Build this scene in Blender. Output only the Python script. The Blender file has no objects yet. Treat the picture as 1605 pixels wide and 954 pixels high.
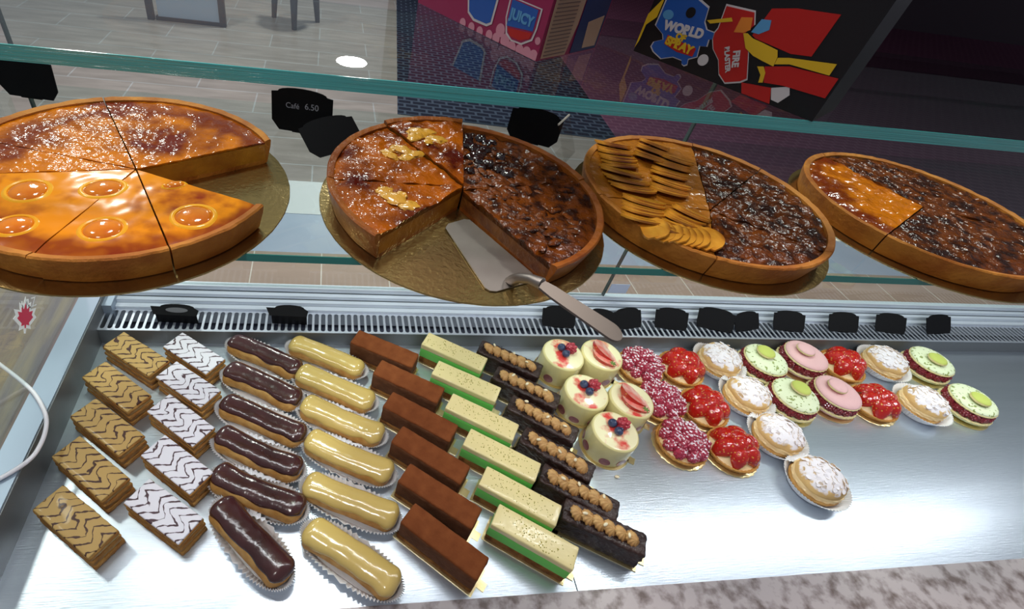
import bpy, bmesh, math, random
from mathutils import Vector, Matrix, noise
PI = math.pi
S = bpy.context.scene
C = S.collection
# ------------------------------------------------------------------ camera
RX = Vector((.986, -.102, .130)); UP = Vector((-.023, .694, .720))
cd = bpy.data.cameras.new('camera'); cam = bpy.data.objects.new('camera', cd); C.objects.link(cam)
X = RX.normalized(); Z = X.cross(UP).normalized(); Y = Z.cross(X)
Mx = Matrix((X, Y, Z)).transposed().to_4x4(); Mx.translation = Vector((0, 0, .70))
cam.matrix_world = Mx
cd.sensor_width = 36; cd.lens = 805 / 1605 * 36; cd.shift_x = (802.5 - 636) / 1605
cd.clip_start = .02; cd.clip_end = 60
S.camera = cam
# ------------------------------------------------------------------ light
S.view_settings.view_transform = 'Standard'; S.view_settings.look = 'None'
S.view_settings.gamma = 1; S.view_settings.use_curve_mapping = False
S.view_settings.exposure = 0.0
w = bpy.data.worlds.new('world'); S.world = w; w.use_nodes = True
w.node_tree.nodes['Background'].inputs[0].default_value = (.72, .77, .90, 1)
w.node_tree.nodes['Background'].inputs[1].default_value = .25

def lamp(loc, size, power, col=(1, .97, .93), target=None, shape='DISK', sy=None):
    l = bpy.data.lights.new('area_lamp', 'AREA'); l.shape = shape; l.size = size; l.energy = power; l.color = col
    if sy: l.size_y = sy
    o = bpy.data.objects.new('area_lamp', l); C.objects.link(o); o.location = loc
    d = (Vector(target) - Vector(loc)) if target else Vector((0, 0, -1))
    o.rotation_euler = d.to_track_quat('-Z', 'Y').to_euler()
    return o
lamp((.25, 5.38, 2.2), .30, 55)
lamp((-.12, 1.12, 2.2), .30, 24, target=(0, .45, .1))
lamp((1.62, 1.40, 2.2), .30, 18, target=(.5, .4, .1))
lamp((-1.5, 1.3, 2.2), .30, 12, target=(0, .4, .1))
lamp((-1.6, 3.6, 2.2), .30, 34)
lamp((-.7, -.5, 2.2), .30, 9, target=(.0, .5, .3))  # fill lamp added behind the camera for the near sides
# LED strip under the near edge of the glass shelf
lamp((.66, .384, .389), 1.96, 2.9, col=(.93, .97, 1), shape='RECTANGLE', sy=.010)

# ------------------------------------------------------------------ materials
def mat(name, col, rough=.5, metal=0, spec=.5, coat=0, var=None, vs=20, vlo=.35, vhi=.65, bump=0, bs=60, bd=3, aniso=None,
        trans=0, alpha=1, sss=0, coatr=.05, bstretch=None):
    m = bpy.data.materials.new(name); m.use_nodes = True; nt = m.node_tree; b = nt.nodes['Principled BSDF']
    b.inputs['Base Color'].default_value = (*col, 1); b.inputs['Roughness'].default_value = rough
    b.inputs['Metallic'].default_value = metal; b.inputs['Specular IOR Level'].default_value = spec
    b.inputs['Coat Weight'].default_value = coat; b.inputs['Coat Roughness'].default_value = coatr
    b.inputs['Transmission Weight'].default_value = trans; b.inputs['Alpha'].default_value = alpha
    if sss:
        b.inputs['Subsurface Weight'].default_value = sss; b.inputs['Subsurface Radius'].default_value = (1, .6, .3)
        b.inputs['Subsurface Scale'].default_value = .004
    tc = nt.nodes.new('ShaderNodeTexCoord'); src = tc.outputs['Object']
    if bstretch:
        mp = nt.nodes.new('ShaderNodeMapping'); mp.inputs['Scale'].default_value = bstretch
        nt.links.new(src, mp.inputs[0]); src = mp.outputs[0]
    if var:
        n = nt.nodes.new('ShaderNodeTexNoise'); n.inputs['Scale'].default_value = vs; n.inputs['Detail'].default_value = 4
        r = nt.nodes.new('ShaderNodeValToRGB'); r.color_ramp.elements[0].position = vlo; r.color_ramp.elements[1].position = vhi
        r.color_ramp.elements[0].color = (*col, 1); r.color_ramp.elements[1].color = (*var, 1)
        nt.links.new(src, n.inputs['Vector']); nt.links.new(n.outputs[0], r.inputs[0]); nt.links.new(r.outputs[0], b.inputs['Base Color'])
    if bump:
        n2 = nt.nodes.new('ShaderNodeTexNoise'); n2.inputs['Scale'].default_value = bs; n2.inputs['Detail'].default_value = bd
        bp = nt.nodes.new('ShaderNodeBump'); bp.inputs['Strength'].default_value = 1; bp.inputs['Distance'].default_value = bump
        nt.links.new(src, n2.inputs['Vector']); nt.links.new(n2.outputs[0], bp.inputs['Height'])
        nt.links.new(bp.outputs[0], b.inputs['Normal']); nt.links.new(bp.outputs[0], b.inputs['Coat Normal'])
    return m
def nodes(m): return m.node_tree, m.node_tree.nodes['Principled BSDF']

def glass(name, tint=(.93, .98, .96), ior=1.5):
    m = bpy.data.materials.new(name); m.use_nodes = True; nt = m.node_tree; nt.nodes.clear()
    o = nt.nodes.new('ShaderNodeOutputMaterial'); mx = nt.nodes.new('ShaderNodeMixShader'); t = nt.nodes.new('ShaderNodeBsdfTransparent')
    g = nt.nodes.new('ShaderNodeBsdfGlossy'); f = nt.nodes.new('ShaderNodeFresnel'); f.inputs[0].default_value = ior
    geo = nt.nodes.new('ShaderNodeNewGeometry'); sub = nt.nodes.new('ShaderNodeMath'); sub.operation = 'SUBTRACT'; sub.inputs[0].default_value = 1
    mul = nt.nodes.new('ShaderNodeMath'); mul.operation = 'MULTIPLY'
    t.inputs[0].default_value = (*tint, 1); g.inputs['Roughness'].default_value = 0; g.inputs['Color'].default_value = (1, 1, 1, 1)
    nt.links.new(geo.outputs['Backfacing'], sub.inputs[1]); nt.links.new(f.outputs[0], mul.inputs[0]); nt.links.new(sub.outputs[0], mul.inputs[1])
    nt.links.new(mul.outputs[0], mx.inputs[0]); nt.links.new(t.outputs[0], mx.inputs[1]); nt.links.new(g.outputs[0], mx.inputs[2])
    nt.links.new(mx.outputs[0], o.inputs[0]); return m

def baked(m, dark):
    """browned band just inside the rim of a tart"""
    nt, b = nodes(m); src = b.inputs['Base Color'].links[0].from_socket
    tc = nt.nodes.new('ShaderNodeTexCoord'); ln = nt.nodes.new('ShaderNodeVectorMath'); ln.operation = 'MULTIPLY'; ln.inputs[1].default_value = (1, 1, 0)
    l2 = nt.nodes.new('ShaderNodeVectorMath'); l2.operation = 'LENGTH'; nt.links.new(tc.outputs['Object'], ln.inputs[0]); nt.links.new(ln.outputs[0], l2.inputs[0])
    n = nt.nodes.new('ShaderNodeTexNoise'); n.inputs['Scale'].default_value = 38; nt.links.new(tc.outputs['Object'], n.inputs['Vector'])
    ad = nt.nodes.new('ShaderNodeMath'); ad.operation = 'MULTIPLY_ADD'; ad.inputs[1].default_value = .05; nt.links.new(n.outputs[0], ad.inputs[0]); nt.links.new(l2.outputs['Value'], ad.inputs[2])
    r = nt.nodes.new('ShaderNodeValToRGB'); e = r.color_ramp.elements; e[0].position = .128; e[0].color = (0, 0, 0, 1); e[1].position = .146; e[1].color = (.95, .95, .95, 1)
    e2 = e.new(.160); e2.color = (.7, .7, .7, 1); e3 = e.new(.172); e3.color = (.1, .1, .1, 1)
    nt.links.new(ad.outputs[0], r.inputs[0]); mx = nt.nodes.new('ShaderNodeMix'); mx.data_type = 'RGBA'; mx.inputs[7].default_value = (*dark, 1)
    nt.links.new(r.outputs[0], mx.inputs[0]); nt.links.new(src, mx.inputs[6]); nt.links.new(mx.outputs[2], b.inputs['Base Color'])
M = {}
M['steel'] = mat('brushed_steel', (.62, .68, .75), .33, .88, var=(.67, .73, .80), vs=3, bump=.0002, bs=40, bstretch=(1, 14, 1))
M['steel_dark'] = mat('wall_steel', (.20, .21, .22), .45, .6, bump=.0003, bs=50)
M['alu'] = mat('satin_aluminium', (.34, .41, .50), .42, .5)
M['grille'] = mat('grille_steel', (.62, .66, .74), .35, .7)
M['duct'] = mat('duct_paint', (.16, .18, .25), .6)
M['rail'] = mat('white_rail', (.66, .72, .80), .32, .25, bstretch=(1, 30, 1))
M['glass'] = glass('clear_glass')
M['edge'] = mat('teal_glass_edge', (.03, .32, .30), .12, 0, .8, var=(.08, .52, .50), vs=6, coat=.6, bstretch=(1, 60, 400), bump=.001, bs=3)
M['edge2'] = mat('green_glass_edge', (.03, .24, .20), .2, 0, .6)
M['joint'] = mat('glass_joint', (.05, .07, .07), .4)
M['gold'] = mat('gold_card', (.46, .32, .12), .24, .95, bump=.0004, bs=220, bd=2)
M['goldb'] = mat('gold_board', (.86, .70, .36), .28, .85, bump=.0004, bs=120)
M['slate'] = mat('black_slate', (.004, .004, .005), .5, 0, .12)
M['chalk'] = mat('chalk', (.30, .29, .33), .9)
M['spat'] = mat('server_steel', (.33, .29, .26), .42, 1, bump=.0002, bs=60, var=(.38, .34, .31), vs=14)
M['crust'] = mat('tart_crust', (.52, .20, .028), .62, 0, .25, var=(.34, .10, .012), vs=28, bump=.0016, bs=170)
M['crustd'] = mat('glazed_dark_crust', (.33, .095, .012), .4, 0, .3, var=(.20, .045, .006), vs=28, bump=.0016, bs=120, coat=.2)
M['custardb'] = mat('baked_custard', (.38, .135, .010), .45, 0, .3, var=(.26, .075, .006), vs=40, bump=.001, bs=120)
M['custard'] = mat('custard', (.52, .22, .014), .42, 0, .4, var=(.36, .12, .008), vs=30, bump=.001, bs=120, sss=.2)
M['darkfill'] = mat('almond_filling', (.22, .075, .012), .45, 0, .4, var=(.12, .03, .008), vs=60, bump=.002, bs=120)
M['flan'] = mat('flan_glaze', (.62, .17, .003), .22, 0, .12, coat=.42, var=(.15, .014, .002), vs=18, vlo=.45, vhi=.66, bump=.0016, bs=120, bd=2)
baked(M['flan'], (.16, .020, .003))
M['apricot_glaze'] = mat('apricot_custard_glaze', (.78, .25, .003), .16, 0, .15, coat=.35, var=(.25, .03, .003), vs=22, vlo=.54, vhi=.70, bump=.0003, bs=60, bd=1)
baked(M['apricot_glaze'], (.22, .025, .003))
M['ring'] = mat('pale_custard_ring', (.84, .38, .015), .25, 0, .2, coat=.3)
M['apricot'] = mat('apricot', (.78, .23, .006), .12, 0, .4, coat=.8, var=(.62, .14, .004), vs=40, bump=.0005, bs=100)
M['apple_glaze'] = mat('apple_caramel_glaze', (.40, .090, .003), .24, 0, .12, coat=.45, var=(.075, .007, .002), vs=24, vlo=.40, vhi=.66, bump=.0022, bs=130, bd=2)
M['apple'] = mat('baked_apple', (.62, .31, .04), .25, 0, .4, coat=.5, var=(.66, .30, .03), vs=60, bump=.0012, bs=140)
M['caramel'] = mat('dark_caramel', (.16, .036, .003), .26, 0, .12, coat=.4, var=(.028, .007, .003), vs=60, vlo=.40, vhi=.60, bump=.0030, bs=130, bd=3)
M['raisin'] = mat('glazed_prune', (.025, .008, .006), .12, 0, .5, coat=1, bump=.001, bs=160)
M['appleslice'] = mat('apple_slice', (.74, .34, .035), .25, 0, .4, coat=.45, var=(.56, .20, .016), vs=45, bump=.0006, bs=120)
def edge_brown(m):
    nt, b = nodes(m); src = b.inputs['Base Color'].links[0].from_socket; tc = nt.nodes.new('ShaderNodeTexCoord'); sp = nt.nodes.new('ShaderNodeSeparateXYZ'); nt.links.new(tc.outputs['Object'], sp.inputs[0])
    r = nt.nodes.new('ShaderNodeMapRange'); r.inputs[1].default_value = .0095; r.inputs[2].default_value = .0150; nt.links.new(sp.outputs[1], r.inputs[0])
    mx = nt.nodes.new('ShaderNodeMix'); mx.data_type = 'RGBA'; mx.inputs[7].default_value = (.20, .045, .005, 1); nt.links.new(r.outputs[0], mx.inputs[0]); nt.links.new(src, mx.inputs[6]); nt.links.new(mx.outputs[2], b.inputs['Base Color'])
edge_brown(M['appleslice'])
M['appletop'] = mat('apple_compote', (.42, .14, .012), .25, 0, .5, coat=.7, bump=.002, bs=90)
M['puff'] = mat('puff_pastry', (.52, .27, .07), .7, 0, .3, var=(.40, .16, .035), vs=60, vlo=.4, vhi=.6, bump=.0022, bs=260, bstretch=(1, 1, 6))
M['pcream'] = mat('pastry_cream', (.62, .47, .22), .5, 0, .4, var=(.36, .20, .08), vs=25)
M['choux'] = mat('choux', (.64, .37, .12), .55, 0, .35, var=(.44, .20, .045), vs=45, bump=.0011, bs=150)
M['choc'] = mat('chocolate_icing', (.070, .020, .020), .22, 0, .5, coat=.6, var=(.035, .010, .008), vs=20, bump=.0012, bs=60, coatr=.12)
M['coffee'] = mat('coffee_icing', (.62, .43, .13), .2, 0, .5, coat=.7, bump=.0009, bs=42, coatr=.08)
M['paper'] = mat('white_paper', (.86, .86, .88), .7, 0, .2)
M['cocoa'] = mat('cocoa_dust', (.21, .062, .020), .95, 0, .1, var=(.16, .044, .014), vs=50, bump=.0008, bs=300)
M['mousse'] = mat('chocolate_mousse', (.115, .042, .017), .8, 0, .2, var=(.15, .058, .026), vs=90, bump=.0012, bs=260)
M['sponge'] = mat('brown_sponge', (.32, .14, .035), .8, 0, .2, var=(.16, .055, .012), vs=80, bump=.0016, bs=200)
M['green'] = mat('green_mousse', (.18, .64, .12), .55, 0, .3, bump=.0002, bs=80)
M['cream'] = mat('pale_cream', (.80, .66, .32), .30, 0, .4, bump=.0004, bs=90, coat=.25)
M['pist'] = mat('pistachio', (.34, .28, .04), .8)
M['brownie'] = mat('dark_brownie', (.040, .016, .012), .42, 0, .4, var=(.022, .009, .007), vs=60, bump=.0028, bs=160, coat=.15)
M['praline'] = mat('praline_cream', (.60, .36, .14), .5, 0, .3, var=(.36, .15, .04), vs=55, bump=.0005, bs=200)
M['almond'] = mat('almond', (.86, .74, .50), .5)
M['vmousse'] = mat('vanilla_mousse', (.80, .70, .33), .4, 0, .4, sss=.1)
M['cutfruit'] = mat('dark_fruit_piece', (.22, .05, .06), .35, var=(.42, .14, .13), vs=60)
M['acetate'] = glass('acetate_band', (.97, .97, .96), 1.35)
M['blue'] = mat('blueberry', (.022, .034, .085), .35, var=(.06, .085, .17), vs=60, coat=.2)
M['sgreen'] = mat('strawberry_leaf', (.16, .26, .05), .6)
M['sflesh'] = mat('strawberry_flesh', (.85, .12, .09), .25, var=(.92, .62, .50), vs=70, coat=.6)
M['tcream'] = mat('custard_cream', (.90, .66, .34), .4, coat=.2)
M['shell'] = mat('tartlet_shell', (.64, .33, .07), .6, var=(.48, .19, .03), vs=50, bump=.0012, bs=200)
M['mac'] = mat('pistachio_macaron', (.80, .83, .48), .7, var=(.74, .78, .42), vs=40, bump=.0006, bs=160)
M['mac2'] = mat('green_macaron', (.56, .62, .13), .7, bump=.0006, bs=160)
M['pinkmac'] = mat('pink_macaron', (.84, .50, .50), .7, bump=.0006, bs=160)
M['foot'] = mat('macaron_foot', (.78, .66, .32), .85, bump=.002, bs=300)
M['sugar'] = mat('icing_sugar', (.88, .86, .84), .9, var=(.80, .74, .66), vs=80)
M['cable'] = mat('white_cable', (.84, .80, .84), .4)
M['floor_leg'] = mat('dark_metal', (.03, .035, .05), .5)
M['panel'] = mat('pale_panel', (.42, .50, .66), .5)
M['ledge'] = mat('reflected_blue', (.34, .37, .50), .35, 0, .5, var=(.38, .40, .53), vs=8)
M['band_white'] = mat('reflected_white', (.62, .60, .64), .45)
M['wood'] = mat('weathered_wood', (.15, .12, .12), .5, var=(.28, .22, .13), vs=9, vlo=.35, vhi=.7, bump=.0006, bs=30, bstretch=(6, .8, 1))
M['granite'] = mat('granite', (.44, .38, .38), .3, var=(.14, .10, .09), vs=55, vlo=.45, vhi=.68, coat=.3)

def sugar_mix(name, col, amt, rough=.3, coat=.3, sc=95, bump=.0007, bs=160, dots=None):
    """fruit skin with powdered sugar lying on what faces up"""
    m = mat(name, col, rough, 0, .5, coat=coat, bump=bump, bs=bs); nt, b = nodes(m)
    geo = nt.nodes.new('ShaderNodeNewGeometry'); sp = nt.nodes.new('ShaderNodeSeparateXYZ'); nt.links.new(geo.outputs['Normal'], sp.inputs[0])
    tc = nt.nodes.new('ShaderNodeTexCoord'); n = nt.nodes.new('ShaderNodeTexNoise'); n.inputs['Scale'].default_value = sc; n.inputs['Detail'].default_value = 5
    nt.links.new(tc.outputs['Object'], n.inputs['Vector'])
    mu = nt.nodes.new('ShaderNodeMath'); mu.operation = 'MULTIPLY'; nt.links.new(sp.outputs[2], mu.inputs[0]); nt.links.new(n.outputs[0], mu.inputs[1])
    r = nt.nodes.new('ShaderNodeMapRange'); r.inputs[1].default_value = .62 - amt; r.inputs[2].default_value = .70 - amt; nt.links.new(mu.outputs[0], r.inputs[0])
    mx = nt.nodes.new('ShaderNodeMix'); mx.data_type = 'RGBA'; mx.inputs[6].default_value = (*col, 1); mx.inputs[7].default_value = (.88, .82, .86, 1)
    nt.links.new(r.outputs[0], mx.inputs[0]); nt.links.new(mx.outputs[2], b.inputs['Base Color'])
    return m
M['rasp'] = sugar_mix('sugared_raspberry', (.44, .030, .070), .225)
M['raspb'] = mat('raspberry', (.44, .03, .05), .35, coat=.3)
M['raspd'] = mat('raspberry_glazed', (.22, .012, .022), .3, coat=.5)
M['flake'] = sugar_mix('sugared_almond_flake', (.72, .52, .30), .42, .7, 0, 60)
M['chouxs'] = sugar_mix('sugared_choux', (.72, .46, .18), .36, .7, 0, 90)

def strawberry_mat():
    m = mat('strawberry_skin', (.52, .014, .008), .2, 0, .4, coat=.7); nt, b = nodes(m)
    tc = nt.nodes.new('ShaderNodeTexCoord'); v = nt.nodes.new('ShaderNodeTexVoronoi'); v.inputs['Scale'].default_value = 300
    nt.links.new(tc.outputs['Object'], v.inputs['Vector'])
    r = nt.nodes.new('ShaderNodeValToRGB'); r.color_ramp.elements[0].position = .16; r.color_ramp.elements[1].position = .3
    r.color_ramp.elements[0].color = (.72, .33, .06, 1); r.color_ramp.elements[1].color = (.52, .014, .008, 1)
    nt.links.new(v.outputs['Distance'], r.inputs[0]); nt.links.new(r.outputs[0], b.inputs['Base Color'])
    bp = nt.nodes.new('ShaderNodeBump'); bp.inputs['Distance'].default_value = .0008; nt.links.new(v.outputs['Distance'], bp.inputs['Height'])
    nt.links.new(bp.outputs[0], b.inputs['Normal']); nt.links.new(bp.outputs[0], b.inputs['Coat Normal']); return m
M['straw'] = strawberry_mat()

def mth(nt, op, a, b=None, c=None):
    n = nt.nodes.new('ShaderNodeMath'); n.operation = op
    for i, v in enumerate((a, b, c)):
        if v is None: continue
        if isinstance(v, (int, float)): n.inputs[i].default_value = v
        else: nt.links.new(v, n.inputs[i])
    return n.outputs[0]

def feather_mat(name, base, line, base2):
    """fondant with chocolate lines pulled into feathered chevrons"""
    m = mat(name, base, .45, 0, .3, coat=.06); nt, b = nodes(m)
    tc = nt.nodes.new('ShaderNodeTexCoord'); n = nt.nodes.new('ShaderNodeTexNoise'); n.inputs['Scale'].default_value = 45; n.inputs['Detail'].default_value = 2
    oi = nt.nodes.new('ShaderNodeObjectInfo'); ad = nt.nodes.new('ShaderNodeVectorMath'); ad.operation = 'ADD'
    cb = nt.nodes.new('ShaderNodeCombineXYZ'); nt.links.new(mth(nt, 'MULTIPLY', oi.outputs['Random'], 9.), cb.inputs[2])
    nt.links.new(tc.outputs['Object'], ad.inputs[0]); nt.links.new(cb.outputs[0], ad.inputs[1]); nt.links.new(ad.outputs[0], n.inputs['Vector'])
    sp = nt.nodes.new('ShaderNodeSeparateXYZ'); nt.links.new(tc.outputs['Object'], sp.inputs[0])
    nz = mth(nt, 'SUBTRACT', n.outputs[0], .5)
    yy = mth(nt, 'ADD', sp.outputs[1], mth(nt, 'MULTIPLY', nz, .012))
    tri = mth(nt, 'SUBTRACT', mth(nt, 'PINGPONG', mth(nt, 'MULTIPLY', mth(nt, 'ADD', yy, .5), 2 / .026), 1.0), .5)
    xx = mth(nt, 'ADD', sp.outputs[0], mth(nt, 'ADD', mth(nt, 'MULTIPLY', tri, .0150), mth(nt, 'MULTIPLY', nz, .026)))
    fr = mth(nt, 'FRACT', mth(nt, 'MULTIPLY', mth(nt, 'ADD', xx, .5), 1 / .0150))
    d = mth(nt, 'ABSOLUTE', mth(nt, 'SUBTRACT', fr, .5))
    n3 = nt.nodes.new('ShaderNodeTexNoise'); n3.inputs['Scale'].default_value = 110; nt.links.new(ad.outputs[0], n3.inputs['Vector'])
    r = nt.nodes.new('ShaderNodeMapRange'); r.inputs[1].default_value = -.01; r.inputs[2].default_value = .04
    nt.links.new(mth(nt, 'SUBTRACT', d, mth(nt, 'MAXIMUM', mth(nt, 'MULTIPLY', mth(nt, 'SUBTRACT', n3.outputs[0], .30), .38), 0.02)), r.inputs[0])
    mx = nt.nodes.new('ShaderNodeMix'); mx.data_type = 'RGBA'; mx.inputs[6].default_value = (*line, 1); mx.inputs[7].default_value = (*base, 1)
    nt.links.new(r.outputs[0], mx.inputs[0]); nt.links.new(mx.outputs[2], b.inputs['Base Color'])
    return m
M['feather_b'] = feather_mat('caramel_feathered_fondant', (.50, .31, .10), (.06, .02, .014), (.5, .3, .1))
M['feather_w'] = feather_mat('white_feathered_fondant', (.78, .74, .80), (.07, .03, .04), (.9, .9, .9))

def vtop_mat():
    m = mat('mousse_with_red_coulis', (.93, .84, .52), .3, 0, .4, coat=.5); nt, b = nodes(m)
    tc = nt.nodes.new('ShaderNodeTexCoord'); oi = nt.nodes.new('ShaderNodeObjectInfo')
    cb = nt.nodes.new('ShaderNodeCombineXYZ'); nt.links.new(mth(nt, 'MULTIPLY', oi.outputs['Random'], 5.), cb.inputs[2])
    ad = nt.nodes.new('ShaderNodeVectorMath'); ad.operation = 'ADD'; nt.links.new(tc.outputs['Object'], ad.inputs[0]); nt.links.new(cb.outputs[0], ad.inputs[1])
    n = nt.nodes.new('ShaderNodeTexNoise'); n.inputs['Scale'].default_value = 45; n.inputs['Detail'].default_value = 4; nt.links.new(ad.outputs[0], n.inputs['Vector'])
    sp = nt.nodes.new('ShaderNodeSeparateXYZ'); nt.links.new(tc.outputs['Object'], sp.inputs[0])
    band = mth(nt, 'ABSOLUTE', mth(nt, 'ADD', sp.outputs[0], mth(nt, 'MULTIPLY', sp.outputs[1], .6)))
    v = mth(nt, 'SUBTRACT', n.outputs[0], mth(nt, 'MULTIPLY', band, 7.))
    r = nt.nodes.new('ShaderNodeValToRGB'); e = r.color_ramp.elements; e[0].position = .36; e[1].position = .52
    e[0].color = (.93, .84, .52, 1); e[1].color = (.75, .06, .05, 1); nt.links.new(v, r.inputs[0]); nt.links.new(r.outputs[0], b.inputs['Base Color']); return m
M['vtop'] = vtop_mat()

def speck_mat(name, base, spec, scale, thr):
    m = mat(name, base, .7); nt, b = nodes(m); tc = nt.nodes.new('ShaderNodeTexCoord'); v = nt.nodes.new('ShaderNodeTexNoise')
    v.inputs['Scale'].default_value = scale; v.inputs['Detail'].default_value = 1; nt.links.new(tc.outputs['Object'], v.inputs['Vector'])
    r = nt.nodes.new('ShaderNodeValToRGB'); e = r.color_ramp.elements; e[0].position = thr; e[1].position = thr + .04
    e[0].color = (*base, 1); e[1].color = (*spec, 1); nt.links.new(v.outputs[0], r.inputs[0]); nt.links.new(r.outputs[0], b.inputs['Base Color']); return m
M['macspeck'] = speck_mat('speckled_macaron', (.80, .85, .58), (.30, .36, .10), 170, .60)

def brick_mat(name, c1, c2, mortar, bw, bh, ms, rough=.5, offset=.5, var=None, bump=0, msm=.0):
    m = mat(name, c1, rough, 0, .4); nt, b = nodes(m); tc = nt.nodes.new('ShaderNodeTexCoord'); br = nt.nodes.new('ShaderNodeTexBrick')
    br.inputs['Scale'].default_value = 1; br.inputs['Brick Width'].default_value = bw; br.inputs['Row Height'].default_value = bh
    br.inputs['Mortar Size'].default_value = ms; br.inputs['Mortar Smooth'].default_value = msm; br.offset = offset
    br.inputs['Color1'].default_value = (*c1, 1); br.inputs['Color2'].default_value = (*c2, 1); br.inputs['Mortar'].default_value = (*mortar, 1)
    nt.links.new(tc.outputs['Object'], br.inputs['Vector'])
    out = br.outputs[0]
    if var:
        n = nt.nodes.new('ShaderNodeTexNoise'); n.inputs['Scale'].default_value = 3; n.inputs['Detail'].default_value = 8
        mp = nt.nodes.new('ShaderNodeMapping'); mp.inputs['Scale'].default_value = (1, 5, 1); nt.links.new(tc.outputs['Object'], mp.inputs[0]); nt.links.new(mp.outputs[0], n.inputs['Vector'])
        mx = nt.nodes.new('ShaderNodeMix'); mx.data_type = 'RGBA'; mx.blend_type = 'MULTIPLY'; mx.inputs[0].default_value = var
        nt.links.new(out, mx.inputs[6]); cr = nt.nodes.new('ShaderNodeValToRGB'); cr.color_ramp.elements[0].position = .3; cr.color_ramp.elements[1].position = .7
        cr.color_ramp.elements[0].color = (.6, .58, .56, 1); cr.color_ramp.elements[1].color = (1.15, 1.12, 1.12, 1)
        nt.links.new(n.outputs[0], cr.inputs[0]); nt.links.new(cr.outputs[0], mx.inputs[7]); out = mx.outputs[2]
    nt.links.new(out, b.inputs['Base Color']); b.inputs['Specular IOR Level'].default_value = .12 if 'mat' in name else .35; return m
M['floor'] = brick_mat('floor_tiles', (.42, .345, .33), (.48, .395, .375), (.58, .55, .58), .80, .3155, .0045, .28, .5, var=.6)
M['band_tile'] = brick_mat('reflected_tiles', (.34, .24, .20), (.37, .27, .22), (.6, .55, .5), .14, .3, .0012, .4, 0, var=.5)
M['mat_blue'] = brick_mat('navy_woven_mat', (.008, .010, .028), (.012, .015, .038), (.07, .09, .14), .105, .062, .010, .7, msm=.3)
M['mat_pink'] = brick_mat('plum_woven_mat', (.17, .055, .11), (.15, .05, .10), (.22, .09, .15), .105, .062, .008, .7, msm=.3)

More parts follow.
